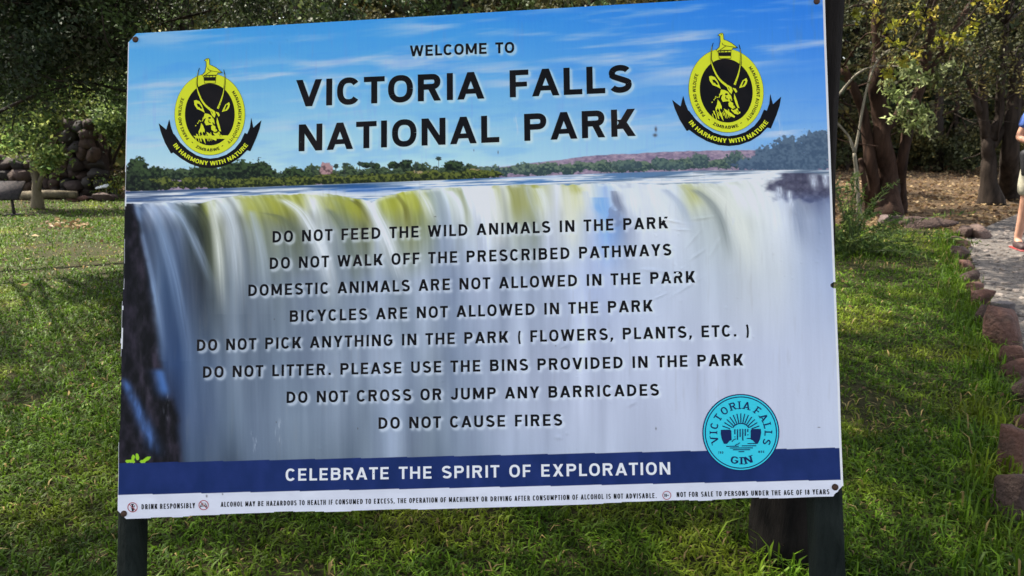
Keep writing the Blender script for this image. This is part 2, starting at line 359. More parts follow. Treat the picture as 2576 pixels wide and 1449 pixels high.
def disp(U, V, fine=True):
    """how far the sheet stands off its plane (metres): waves, wrinkles, bubbles under the film"""
    d = .0035 * (fbm(U * 3, V * 2.2, 5, 2) - .5) + .0009 * (fbm(U * 16, V * 10, 9, 3) - .5)
    d = d + .006 * ss(.02, .0, U) * ss(.25, .45, V) * ss(.98, .8, V) * (vnoise(V * 14, 0 * V, 4) - .3) + .004 * ss(.988, 1, U) * (vnoise(V * 9, 0 * V, 8) - .2)
    d = d + .004 * ss(.97, 1, V) * (vnoise(U * 26, 0 * V, 14) - .4)
    if fine:
        X, Y = xy(U, V)
        d = np.array(d, float); df, Xf, Yf = d.reshape(-1), X.reshape(-1), Y.reshape(-1)
        if len(df) < 200 and (Xf.max() < 480 or Xf.max() - Xf.min() < 40):
            near = lambda L, r: [b for b in L if Xf.min() - r < b[0] < Xf.max() + r and Yf.min() - r < b[1] < Yf.max() + r]
        else: near = lambda L, r: L
        for (cx, cy, r, a) in near(BUB, 20):
            k = np.nonzero((np.abs(Xf - cx) < 3 * r) & (np.abs(Yf - cy) < 3 * r))[0]
            df[k] += .0009 * a * np.exp(-((Xf[k] - cx) ** 2 + (Yf[k] - cy) ** 2) / (r * r))
        for (cx, cy, lx, ly, an) in near(WRK, 100):
            k = np.nonzero((np.abs(Xf - cx) < 2.5 * lx) & (np.abs(Yf - cy) < 2.5 * lx))[0]
            c, s = math.cos(math.radians(an)), math.sin(math.radians(an)); a = (Xf[k] - cx) * c + (Yf[k] - cy) * s; b = -(Xf[k] - cx) * s + (Yf[k] - cy) * c
            df[k] += .0026 * np.exp(-(a / lx) ** 2 - (b / ly) ** 2)
        d = df.reshape(np.shape(d))
    return d
def S3(U, V, off=0.0, dd=True):
    U = np.asarray(U, float); V = np.asarray(V, float)
    z = off + (disp(U, V) if dd else 0)
    return O0 + U[..., None] * E1 + V[..., None] * E2 + (z * np.ones_like(U))[..., None] * NF

# ---- lettering: a plain highway-style alphabet drawn with strokes (cap height 1)
WID = dict(A=.80, B=.68, C=.70, D=.70, E=.58, F=.55, G=.72, H=.70, I=.0, J=.54, K=.72, L=.54, M=.86, N=.72, O=.74, P=.66, Q=.74, R=.69, S=.67, T=.62, U=.69, V=.78, W=1.08, X=.72, Y=.74, Z=.62)
WID.update({'.': .0, ',': .0, '(': .24, ')': .24, '1': .30, '8': .62, '+': .5, '-': .35})
def sweep(pts, t):
    p = np.asarray(pts, float); d = np.gradient(p, axis=0); d /= np.linalg.norm(d, axis=1)[:, None] + 1e-9
    n = np.stack([-d[:, 1], d[:, 0]], 1) * (t / 2 if np.isscalar(t) else (np.asarray(t) / 2)[:, None]); a, b = p + n, p - n
    return [np.array([a[i], a[i + 1], b[i + 1], b[i]]) for i in range(len(p) - 1)]
def sarc(cx, cy, rx, ry, a0, a1, n=14, e=2.35):
    a = np.radians(np.linspace(a0, a1, n)); c, s = np.cos(a), np.sin(a)
    return np.stack([cx + rx * np.sign(c) * np.abs(c) ** (2 / e), cy + ry * np.sign(s) * np.abs(s) ** (2 / e)], 1)
def rect(x0, y0, x1, y1): return [np.array([(x0, y0), (x1, y0), (x1, y1), (x0, y1)], float)]
def dia(xb, xt, h, y0=0., y1=1.): return [np.array([(xb, y0), (xb + h, y0), (xt + h, y1), (xt, y1)], float)]
def glyph(ch, t, ws=1.0):
    w = max(WID.get(ch, .6) * ws, t); h = t / 2; o = .012
    def bowl(x1, y0, y1): # half-round bowl from the stem
        y0 += h; y1 -= h; rx = min((y1 - y0) * .5 * 1.05, x1 - t); xm = x1 - h - rx
        return sweep(np.vstack([[(h, y0)], sarc(xm, (y0 + y1) / 2, rx, (y1 - y0) / 2, -90, 90, 15), [(h, y1)]]), t)
    st = rect(0, 0, t, 1)
    if ch == 'A':
        q = t * 1.1; return dia(0, w / 2 - q / 2, q) + dia(w - q, w / 2 - q / 2, q) + rect(w * .2, .20, w * .8, .20 + t * .85), w
    if ch == 'B': return st + bowl(w * .96, .48 - h * .2, 1) + bowl(w, 0, .48 + t * .8), w
    if ch in 'CG':
        g = sweep(sarc(w / 2, .5, w / 2 - h, .5 - h + o, 38, 322 if ch == 'C' else 352, 26), t)
        if ch == 'G': g += rect(w * .52, .42 - h * .2, w, .42 + t * .7) + rect(w - t, .2, w, .42)
        return g, w
    if ch == 'D': return st + bowl(w, 0, 1), w
    if ch == 'E': return st + rect(t, 0, w, t * .92) + rect(t, .5 - t * .42, w * .92, .5 + t * .42) + rect(t, 1 - t * .92, w, 1), w
    if ch == 'F': return st + rect(t, .47 - t * .42, w * .92, .47 + t * .42) + rect(t, 1 - t * .92, w, 1), w
    if ch == 'H': return st + rect(w - t, 0, w, 1) + rect(t, .5 - t * .45, w - t, .5 + t * .45), w
    if ch == 'I': return st, t
    if ch == 'J': return sweep(np.vstack([sarc(w * .47, .34, w * .47 - h + .03, .34 - h + o, 195, 360, 14), [(w - h, 1)]]), t), w
    if ch == 'K': return st + dia(w - t * 1.3, t * .95, t * 1.3, 0, .62) + dia(t * .6, w - t * 1.35, t * 1.3, .28, 1), w
    if ch == 'L': return st + rect(t, 0, w, t * .92), w
    if ch == 'M': return st + rect(w - t, 0, w, 1) + dia(w / 2 - t * .5, 0, t * 1.02, .12, 1) + dia(w / 2 - t * .5, w - t * 1.02, t * 1.02, .12, 1), w
    if ch == 'N': return st + rect(w - t, 0, w, 1) + dia(w - t * 1.15, 0, t * 1.15), w
    if ch in 'OQ': return sweep(sarc(w / 2, .5, w / 2 - h, .5 - h + o, 0, 360, 32), t), w
    if ch == 'P': return st + bowl(w, .40, 1), w
    if ch == 'R': return st + bowl(w * .97, .42, 1) + dia(w - t * 1.15, w * .44, t * 1.12, 0, .45), w
    if ch == 'S':
        r1 = (1 - t) / 4; a = sarc(w / 2, 1 - h - r1 + o, w / 2 - h - .01, r1, 28, 215, 12, 2.1); b = sarc(w / 2, h + r1 - o, w / 2 - h, r1, 35, -152, 12, 2.1)
        return sweep(spline(np.vstack([a, b]), 46), t), w
    if ch == 'T': return rect(w / 2 - h, 0, w / 2 + h, 1 - t * .9) + rect(0, 1 - t * .92, w, 1), w
    if ch == 'U': return sweep(np.vstack([[(h, 1)], sarc(w / 2, .36, w / 2 - h, .36 - h + o, 180, 360, 18), [(w - h, 1)]]), t), w
    if ch == 'V':
        q = t * 1.1; return dia(w / 2 - q / 2, 0, q) + dia(w / 2 - q / 2, w - q, q), w
    if ch == 'W':
        q = t * 1.02; m = w / 2 - q / 2; k = w * .27 - q / 2
        return dia(k, 0, q) + dia(k, m, q) + dia(w - k - q, m, q) + dia(w - k - q, w - q, q), w
    if ch == 'X': return dia(0, w - t * 1.2, t * 1.2) + dia(w - t * 1.2, 0, t * 1.2), w
    if ch == 'Y': return rect(w / 2 - h, 0, w / 2 + h, .45) + dia(w / 2 - t * .55, 0, t * 1.15, .38, 1) + dia(w / 2 - t * .6, w - t * 1.15, t * 1.15, .38, 1), w
    if ch == 'Z': return rect(0, 0, w, t * .9) + rect(0, 1 - t * .9, w, 1) + dia(0, w - t * 1.2, t * 1.2, t * .8, 1 - t * .8), w
    if ch == '.': return rect(0, 0, t, t), t
    if ch == ',': return rect(0, 0, t, t) + dia(-t * .3, t * .15, t * .7, -t * .8, .02), t
    if ch == '(': return sweep(sarc(w * 1.15, .42, w * 1.1 - h, .68, 125, 235, 12, 2), t * .8), w
    if ch == ')': return sweep(sarc(-w * .15, .42, w * 1.1 - h, .68, 55, -55, 12, 2), t * .8), w
    if ch == '1': return rect(w - t, 0, w, 1) + dia(0, w - t, t * .9, .68, .99), w
    if ch == '8': return sweep(sarc(w / 2, .74, w * .44 - h, .26 - h, 0, 360, 20, 2), t) + sweep(sarc(w / 2, .27, w / 2 - h, .28 - h, 0, 360, 20, 2), t), w
    if ch == '+': return rect(0, .5 - h, w, .5 + h) + rect(w / 2 - h, .5 - w / 2, w / 2 + h, .5 + w / 2), w
    if ch == '-': return rect(0, .42, w, .42 + t), w
    return [], .5
SERIF = {'V': [(0, 1, .36), (.99, 1, .30)], 'I': [(.5, 0, .36), (.5, 1, .36)], 'T': [(.5, 0, .32)], 'R': [(.12, 0, .32), (.95, 0, .3), (.05, 1, .2)], 'A': [(.08, 0, .34), (.92, 0, .36)],
         'F': [(.12, 0, .34), (.05, 1, .2)], 'L': [(.12, 0, .3), (.12, 1, .34)], 'N': [(.08, 0, .34), (.92, 1, .34), (.02, 1, .2)]}
BR_ = dict(A=(-.05, -.05), V=(-.05, -.05), W=(-.04, -.04), Y=(-.05, -.05), T=(-.05, -.05), L=(0, -.05), C=(-.03, -.03), O=(-.03, -.03), G=(-.03, 0), S=(-.03, -.03), K=(0, -.03), F=(0, -.03), P=(0, -.02), J=(-.03, 0))
def layout(text, t, track, space, ws=1.0, serif=False):
    """[(polygons, x offset, width)] and the total width"""
    x = 0; out = []
    for ch in text:
        if ch == ' ': x += space - track; continue
        g, w = glyph(ch, t, ws)
        if serif:
            g = list(g)
            for (fx, y, l) in SERIF.get(ch, []): g += rect(fx * w - l / 2, y - (.1 if y else 0), fx * w + l / 2, y + (0 if y else .1))
        bl, br = BR_.get(ch, (0, 0)) if not serif else (0, 0)
        if out: x += bl
        out.append((g, x, w)); x += w + track + br
    return out, x - track
MASKP = []                                                       # letter polygons (uv) that get the soft white glow
def put(mb, polys, off, mi=0):
    """flat printed pieces: every polygon a hair above the one before, none share a plane"""
    if not polys: return
    n = np.array([len(q) for q in polys]); Q = np.concatenate([np.asarray(q, float) for q in polys]); st = np.concatenate([[0], np.cumsum(n)[:-1]])
    V = S3(Q[:, 0], Q[:, 1], off + 2.2e-5 * np.repeat(np.arange(len(n)) % 12, n))
    mb.add(V, [st[n == k][:, None] + np.arange(k)[None] for k in np.unique(n)], None, mi)
def line(text, x0, y0, x1, y1, cap, t=.175, track=.20, space=.62, ws=1.0, glow=True, off=.0006):
    """text with its baseline from (x0,y0) to (x1,y1) and cap height cap, all in picture units"""
    L, tot = layout(text, t, track, space, ws)
    a, b = uv(x0, y0), uv(x1, y1); vc = uv((x0 + x1) / 2, (y0 + y1) / 2)[1] - uv((x0 + x1) / 2, (y0 + y1) / 2 - cap)[1]
    out = []
    for g, x, w in L:
        for q in g:
            X = (q[:, 0] + x) / tot
            out.append(np.stack([a[0] + (b[0] - a[0]) * X, a[1] + (b[1] - a[1]) * X - q[:, 1] * vc], 1))
    if glow: MASKP.extend(out)
    mb = MB(); put(mb, out, off); return mb
def on_curve(text, path, cap, t=.17, track=.16, space=.45, ws=1.0, serif=False, grow=1.0):
    """letters standing on a path (list of points, left to right as read); returns polygons in the path's own units (y down)"""
    p = np.asarray(path, float); seg = np.linalg.norm(np.diff(p, axis=0), axis=1); s = np.concatenate([[0], np.cumsum(seg)])
    L, tot = layout(text, t, track, space, ws, serif); sx = s[-1] / tot; out = []
    for g, x, w in L:
        m = (x + w / 2) * sx; c = np.array([np.interp(m, s, p[:, 0]), np.interp(m, s, p[:, 1])])
        a = np.array([np.interp(max(m - 4, 0), s, p[:, 0]), np.interp(max(m - 4, 0), s, p[:, 1])]); b = np.array([np.interp(m + 4, s, p[:, 0]), np.interp(m + 4, s, p[:, 1])])
        d = (b - a) / np.linalg.norm(b - a); n = np.array([d[1], -d[0]])
        for q in g: out.append(c + (q[:, :1] - w / 2) * sx * d + q[:, 1:] * cap * n)
    return out

LINES = [('WELCOME TO', 1031, 142, 1293, 133, 27.5, .21, .22, .85), ('VICTORIA FALLS', 744.5, 269, 1587.5, 231.5, 68, .212, .2, .93), ('NATIONAL PARK', 751.5, 381, 1597.5, 341.8, 68, .212, .21, .93)]
BODY = [('DO NOT FEED THE WILD ANIMALS IN THE PARK', 686, 610.5, 1680, 574.5), ('DO NOT WALK OFF THE PRESCRIBED PATHWAYS', 679, 677, 1688, 642.5), ('DOMESTIC ANIMALS ARE NOT ALLOWED IN THE PARK', 625, 745, 1748, 711),
        ('BICYCLES ARE NOT ALLOWED IN THE PARK', 729, 810, 1641.5, 783.6), ('DO NOT PICK ANYTHING IN THE PARK ( FLOWERS, PLANTS, ETC. )', 495.7, 883, 1885, 845.5),
        ('DO NOT LITTER. PLEASE USE THE BINS PROVIDED IN THE PARK', 511, 950.5, 1869, 919.5), ('DO NOT CROSS OR JUMP ANY BARRICADES', 721, 1014, 1656.7, 995), ('DO NOT CAUSE FIRES', 952.4, 1079, 1413.5, 1070.5)]
LET = []
for a in LINES: LET.append((line(*a[:6], t=a[6], track=a[7], space=a[8], ws=1.18), 'ink_black'))
for a in BODY: LET.append((line(*a, 29.3, t=.198, track=.27, space=.82, ws=1.06), 'ink_black'))
LET.append((line('CELEBRATE THE SPIRIT OF EXPLORATION', 718.6, 1209.8, 1686, 1193.4, 31, t=.185, track=.24, space=.82, ws=1.08, glow=False), 'print_white'))
LET.append((line('DRINK RESPONSIBLY', 356.3, 1281.3, 490, 1278, 13, t=.165, track=.22, space=.55, ws=.66, glow=False), 'ink_black'))
LET.append((line('ALCOHOL MAY BE HAZARDOUS TO HEALTH IF CONSUMED TO EXCESS, THE OPERATION OF MACHINERY OR DRIVING AFTER CONSUMPTION OF ALCOHOL IS NOT ADVISABLE.', 555.3, 1275, 1651.5, 1252.3, 12.6, t=.165, track=.22, space=.58, ws=.66, glow=False), 'ink_black'))
LET.append((line('NOT FOR SALE TO PERSONS UNDER THE AGE OF 18 YEARS', 1702, 1250, 2085.5, 1243, 12.6, t=.165, track=.22, space=.58, ws=.66, glow=False), 'ink_black'))

# ---- the printed picture: colours worked out per vertex of a fine sheet
NX, NY = 1180, 822
_u, _v = np.meshgrid(np.linspace(0, 1, NX), np.linspace(0, 1, NY))
PX, PY = xy(_u, _v)
def interp_rows(rows):
    ys = [r[0] for r in rows]; out = []
    for y, pts in rows:
        xs = [p[0] for p in pts]; out.append(np.stack([np.interp(PX, xs, [p[1][k] for p in pts]) for k in range(3)], -1))
    res = out[0].copy()
    for i in range(len(ys) - 1):
        w = np.clip((FY - ys[i]) / (ys[i + 1] - ys[i]), 0, 1)[..., None]
        res = np.where((FY >= ys[i])[..., None], out[i] * (1 - w) + out[i + 1] * w, res)
    return res
def paint():
    global FY
    X, Y = PX, PY; T = Y + (X - 1288) * .028                      # T: level along the print (the picture is hung a little askew)
    a = np.interp(Y, [0, 150, 260, 340, 420], [0, .28, .55, .8, 1])[..., None]
    top = np.stack([np.interp(X, [320, 1100, 2080], v) for v in ((54, 50, 42), (150, 144, 122), (230, 232, 224))], -1)
    bot = np.stack([np.interp(X, [320, 1100, 2080], v) for v in ((182, 184, 144), (214, 220, 186), (242, 245, 232))], -1)
    c = top * (1 - a) + bot * a
    ang = X * .999 - Y * .02; lev = Y + X * .075
    cl = fbm(X / 210, lev / 22, 11, 5); cl2 = fbm(X / 420, lev / 60, 21, 3)
    m = (ss(.42, .78, cl) * ss(.32, .62, cl2))[..., None] * .7
    c = c * (1 - m) + np.array((200, 208, 238)) * m
    m = (ss(.52, .75, fbm(X / 160, lev / 34, 31, 4)))[..., None] * .32; c = c * (1 - m) + np.array((52, 130, 220)) * m * .6 + c * m * .4
    # far hill
    hill = np.interp(X, [1150, 1230, 1500, 1700, 1900, 2090], [440, 424, 391, 381, 377, 388]) + 3 * (fbm(X / 22, 0 * X, 3, 3) - .5)
    hc = np.array((146, 128, 150)) + (fbm(X / 9, Y / 4, 41, 4)[..., None] - .5) * np.array((100, 85, 70)); hm = ss(-1.5, 1, Y - hill)[..., None]
    c = c * (1 - hm) + hc * hm
    # tree line
    r = np.random.default_rng(12)
    def crowns(c, cen, col, dark, hazy=0):
        for (x, y, rx, ry) in cen:
            w = np.nonzero((np.abs(X - x) < rx * 1.6) & (np.abs(Y - y) < ry * 1.6)); Xw, Yw = X[w], Y[w]
            d = np.sqrt(((Xw - x) / rx) ** 2 + ((Yw - y) / ry) ** 2) + (fbm(Xw / 7 + x, Yw / 6, int(x) % 97, 4) - .5) * 1.0
            mm = ss(1.02, .86, d)[..., None]
            k = fbm(Xw / 6 + x * .3, Yw / 5, int(x) % 31, 4); k = ss(.33, .72, k + .18 * (y - Yw) / ry)[..., None]
            cc = np.array(dark) * (1 - k) + np.array(col) * k
            c[w] = c[w] * (1 - mm) + cc * mm
        return c
    base = np.interp(X, [318, 640, 940, 1210, 1500, 1760, 2090], [482, 471, 460, 449, 437, 429, 427])
    mid = [(x, np.interp(x, [1180, 1500, 1900], [432, 420, 408]) + r.uniform(-3, 3), r.uniform(14, 34), r.uniform(8, 17)) for x in np.linspace(1200, 1960, 34)]
    c = crowns(c, mid, (104, 122, 104), (52, 70, 74))
    c = crowns(c, [(1660, 409, 22, 14), (1760, 405, 26, 20), (1850, 402, 26, 22), (1690, 417, 40, 12), (1580, 415, 40, 12)], (92, 112, 104), (60, 78, 86))
    c = crowns(c, [(1935, 402, 42, 36), (1985, 382, 46, 40), (2060, 372, 54, 46), (2010, 412, 90, 26), (1900, 415, 60, 18)], (88, 108, 130), (66, 86, 112))
    far = [(x, np.interp(x, [318, 500, 800, 1100, 1250], [440, 446, 448, 436, 438]) + r.uniform(-8, 6), r.uniform(18, 36), r.uniform(14, 26)) for x in np.linspace(322, 1180, 40)]
    c = crowns(c, far, (74, 90, 62), (24, 36, 30))
    c = crowns(c, [(345, 424, 30, 28), (380, 440, 36, 22), (520, 438, 40, 24), (600, 428, 46, 26), (655, 424, 24, 24), (668, 436, 26, 22), (745, 440, 40, 18), (920, 415, 12, 8), (945, 418, 14, 8), (990, 416, 16, 10), (1020, 414, 20, 12), (1140, 418, 26, 14)], (58, 76, 46), (18, 28, 24))
    c = crowns(c, [(820, 432, 20, 24)], (176, 138, 140), (98, 76, 80)); c = crowns(c, [(1090, 438, 20, 8), (1195, 432, 18, 8), (1045, 440, 30, 10)], (168, 148, 108), (84, 84, 60))
    front = [(x, np.interp(x, [318, 600, 900, 1200], [468, 460, 452, 441]) + r.uniform(-4, 3), r.uniform(16, 34), r.uniform(9, 17)) for x in np.linspace(318, 1230, 46)]
    c = crowns(c, front, (98, 106, 46), (28, 38, 22))
    c = crowns(c, [(330, 455, 26, 30), (370, 468, 30, 18)], (46, 60, 40), (14, 22, 20))
    for (x, y, h) in ((1103.5, 399, 34), (788, 424, 16), (845, 418, 20), (868, 414, 22), (905, 412, 22), (935, 412, 22), (1046, 416, 18)):      # palms standing clear
        mm = (ss(1.6, .6, np.abs(X - x)) * (Y > y) * (Y < y + h))[..., None] * .7; c = c * (1 - mm) + np.array((62, 70, 70)) * mm
        d = np.sqrt(((X - x) / 7) ** 2 + ((Y - y) / 5.5) ** 2) + (fbm(X / 3, Y / 3, int(x), 2) - .5) * .9; mm = ss(1.05, .8, d)[..., None]; c = c * (1 - mm) + np.array((50, 64, 56)) * mm
    # river above the lip
    rv = ss(-1.2, .8, Y - base)[..., None]
    lip = np.interp(X, [300, 340, 420, 470, 500, 560, 610, 660, 760, 810, 850, 880, 915, 935, 965, 1010, 1090, 1180, 1300, 1420, 1500, 1560, 1640, 1740, 1800, 1880, 1925, 2000, 2090],
                    [512, 513, 509, 508, 512, 497, 491, 491, 488, 486, 490, 497, 503, 508, 494, 484, 474, 470, 465, 465, 462, 459, 464, 461, 462, 452, 446, 470, 474])
    lip = lip + 2.2 * (fbm(X / 14, 0 * X, 61, 3) - .5) * 2
    w = fbm(X / 90 + Y / 30, (Y + .03 * X) / 3.2, 51, 5); w2 = fbm(X / 170, (Y + .03 * X) / 6, 55, 4)
    foam = ss(.40, .60, w * .6 + w2 * .4 + .1 * ss(0, 1, (Y - base) / (lip - base + 1)))[..., None]
    deep = np.stack([np.interp(X, [318, 620, 900, 1400, 1800, 2090], v) for v in ((74, 66, 52, 84, 96, 104), (98, 104, 108, 128, 120, 122), (142, 158, 176, 180, 150, 146))], -1)
    rc = deep * (1 - foam) + np.array((222, 226, 236)) * foam
    blue = (np.exp(-((X - 915) / 75) ** 2 - ((Y - 477) / 9) ** 2) + .6 * np.exp(-((X - 1330) / 90) ** 2 - ((Y - 445) / 3.5) ** 2))[..., None]; rc = rc * (1 - .75 * blue) + np.array((62, 106, 176)) * .75 * blue
    dl = (np.exp(-((Y - base - 3) / 3.2) ** 2) * ss(1150, 900, X) * .8 + .5 * ss(.5, .68, fbm(X / 120, (Y + .03 * X) / 4.5, 57, 3)))[..., None] * np.array(1.0); dl = np.clip(dl, 0, .85); rc = rc * (1 - dl) + (deep * .72) * dl
    c = c * (1 - rv) + rc * rv
    # the falls
    FY = Y + (X - 1288) * .02
    rows = [(515, [(300, (30, 30, 40)), (325, (44, 48, 62)), (350, (92, 110, 140)), (380, (190, 200, 222)), (430, (178, 192, 216)), (470, (120, 135, 138)), (500, (70, 76, 62)), (520, (146, 152, 60)), (545, (214, 218, 212)), (590, (200, 206, 206)), (640, (176, 182, 124)), (690, (176, 180, 104)), (745, (164, 166, 84)), (790, (226, 230, 234)), (850, (168, 176, 118)), (880, (152, 158, 78)), (905, (150, 152, 62)), (935, (232, 236, 240)), (962, (172, 180, 104)), (1000, (182, 186, 84)), (1050, (178, 184, 92)), (1090, (196, 206, 186)), (1130, (196, 208, 226)), (1200, (232, 235, 243)), (1260, (224, 227, 232)), (1300, (186, 188, 140)), (1345, (190, 192, 128)), (1400, (225, 228, 238)), (1440, (214, 214, 180)), (1480, (214, 216, 206)), (1520, (170, 195, 235)), (1560, (196, 204, 220)), (1620, (224, 228, 238)), (1700, (212, 218, 226)), (1740, (196, 200, 168)), (1790, (198, 202, 190)), (1850, (216, 219, 216)), (1920, (226, 229, 233)), (1980, (206, 210, 220)), (2030, (110, 118, 142)), (2060, (96, 106, 138)), (2090, (132, 144, 176))]),
            (570, [(300, (34, 30, 38)), (345, (54, 58, 80)), (375, (120, 140, 176)), (410, (150, 172, 206)), (450, (138, 158, 194)), (480, (90, 104, 112)), (510, (64, 72, 66)), (540, (112, 118, 70)), (570, (206, 212, 212)), (620, (180, 190, 196)), (670, (160, 170, 156)), (720, (150, 160, 146)), (770, (132, 140, 128)), (815, (206, 214, 222)), (870, (170, 182, 182)), (920, (126, 132, 92)), (950, (206, 214, 222)), (1000, (164, 172, 140)), (1040, (140, 146, 96)), (1075, (170, 180, 160)), (1110, (168, 182, 204)), (1150, (190, 202, 222)), (1230, (222, 227, 240)), (1300, (196, 202, 190)), (1350, (160, 168, 160)), (1380, (214, 219, 233)), (1440, (206, 210, 208)), (1490, (170, 184, 214)), (1525, (132, 174, 235)), (1550, (120, 150, 200)), (1580, (160, 170, 196)), (1620, (216, 221, 234)), (1700, (206, 212, 226)), (1770, (180, 188, 192)), (1830, (196, 202, 200)), (1880, (210, 214, 210)), (1950, (222, 226, 234)), (2010, (188, 196, 214)), (2060, (128, 140, 170)), (2090, (140, 152, 182))]),
            (700, [(300, (34, 30, 36)), (352, (46, 46, 60)), (372, (60, 70, 96)), (398, (118, 146, 190)), (430, (112, 138, 180)), (470, (86, 102, 132)), (510, (72, 82, 96)), (545, (100, 110, 116)), (585, (150, 164, 180)), (640, (156, 170, 188)), (700, (136, 150, 164)), (770, (158, 172, 194)), (830, (138, 152, 168)), (900, (160, 174, 196)), (960, (166, 180, 204)), (1005, (132, 146, 164)), (1060, (178, 190, 214)), (1140, (152, 166, 194)), (1200, (186, 196, 222)), (1300, (172, 184, 208)), (1400, (192, 202, 226)), (1500, (176, 188, 222)), (1600, (184, 194, 216)), (1700, (190, 198, 216)), (1800, (184, 192, 206)), (1880, (198, 203, 210)), (1960, (200, 205, 214)), (2030, (172, 182, 206)), (2090, (158, 170, 200))]),
            (900, [(300, (28, 26, 32)), (385, (38, 38, 50)), (412, (76, 100, 146)), (450, (92, 120, 170)), (500, (106, 128, 164)), (560, (128, 146, 174)), (620, (146, 162, 186)), (700, (140, 157, 182)), (800, (154, 168, 193)), (880, (146, 160, 184)), (960, (168, 181, 206)), (1040, (158, 172, 196)), (1090, (138, 150, 170)), (1140, (132, 146, 172)), (1200, (166, 178, 203)), (1300, (180, 188, 211)), (1500, (186, 193, 216)), (1800, (190, 195, 216)), (2090, (184, 190, 212))]),
            (1040, [(295, (24, 24, 32)), (340, (30, 32, 46)), (390, (28, 28, 38)), (430, (46, 52, 76)), (470, (92, 112, 150)), (530, (100, 118, 150)), (580, (110, 128, 152)), (640, (134, 150, 175)), (740, (140, 156, 178)), (850, (136, 150, 172)), (920, (130, 144, 164)), (980, (160, 174, 200)), (1030, (140, 153, 176)), (1080, (120, 133, 152)), (1150, (146, 159, 182)), (1250, (172, 181, 204)), (1450, (184, 190, 212)), (1800, (188, 193, 214)), (2110, (188, 193, 213))]),
            (1160, [(295, (14, 16, 22)), (380, (26, 30, 44)), (440, (40, 48, 66)), (480, (76, 94, 122)), (540, (86, 102, 126)), (580, (70, 84, 104)), (640, (118, 134, 158)), (740, (116, 131, 150)), (840, (106, 120, 138)), (920, (120, 134, 152)), (985, (160, 173, 198)), (1040, (118, 130, 148)), (1100, (108, 122, 140)), (1160, (130, 143, 165)), (1280, (164, 174, 198)), (1500, (180, 187, 208)), (1800, (186, 191, 212)), (2110, (188, 193, 213))])]
    fc = interp_rows(rows)
    dy = np.maximum(Y - lip, 0); drift = 46 * (1 - np.exp(-dy / 70)) + .03 * dy
    drift = drift * np.interp(X, [320, 480, 700, 1100, 1600, 1750, 1900], [1.2, 1.4, 1.0, .45, .3, 1.3, 1.0])
    q = X - drift
    fw = np.interp(dy, [0, 90, 260], [.6, .5, .16]); st = fbm(q / 40, dy / 420, 71, 2) * (1 - fw) + fbm(q / 10, dy / 260, 75, 2) * fw - .5
    fade = np.interp(dy, [0, 30, 120, 260, 450, 640], [.6, .64, .56, .5, .42, .32]) * np.interp(X, [320, 1200, 1500, 1750, 1950, 2090], [1, 1, .8, .7, .7, .6]) * np.interp(X - (Y - 520) * .9, [1200, 1500], [1, .45])
    fc = fc + (st * fade * 190)[..., None] * np.array((1.0, 1.0, .98))
    dk_ = np.interp(X - .25 * dy, [320, 480, 760, 1000, 1250, 1500], [.70, .72, .80, .86, .95, 1.0]); dk_ = 1 - (1 - dk_) * ss(8, 70, dy) * np.interp(dy, [0, 420, 640], [1, .8, .45]); fc = fc * dk_[..., None]
    gm = (ss(.5, .74, fbm(q / 24, dy / 180, 81, 2)) * np.exp(-dy / 55) * ss(500, 560, X) * ss(1560, 1400, X) * .5)[..., None]
    fc = fc * (1 - gm) + np.array((150, 152, 48)) * gm
    A3 = lambda L: [(281 + .3374 * a, 447 + .3374 * b) for a, b in L]; A5 = lambda L: [(1086 + .4068 * a, 447 + .4068 * b) for a, b in L]
    WH, CR, BL, DK, GY, YE = (228, 232, 240), (214, 217, 210), (140, 164, 202), (66, 72, 58), (112, 122, 136), (166, 166, 56)
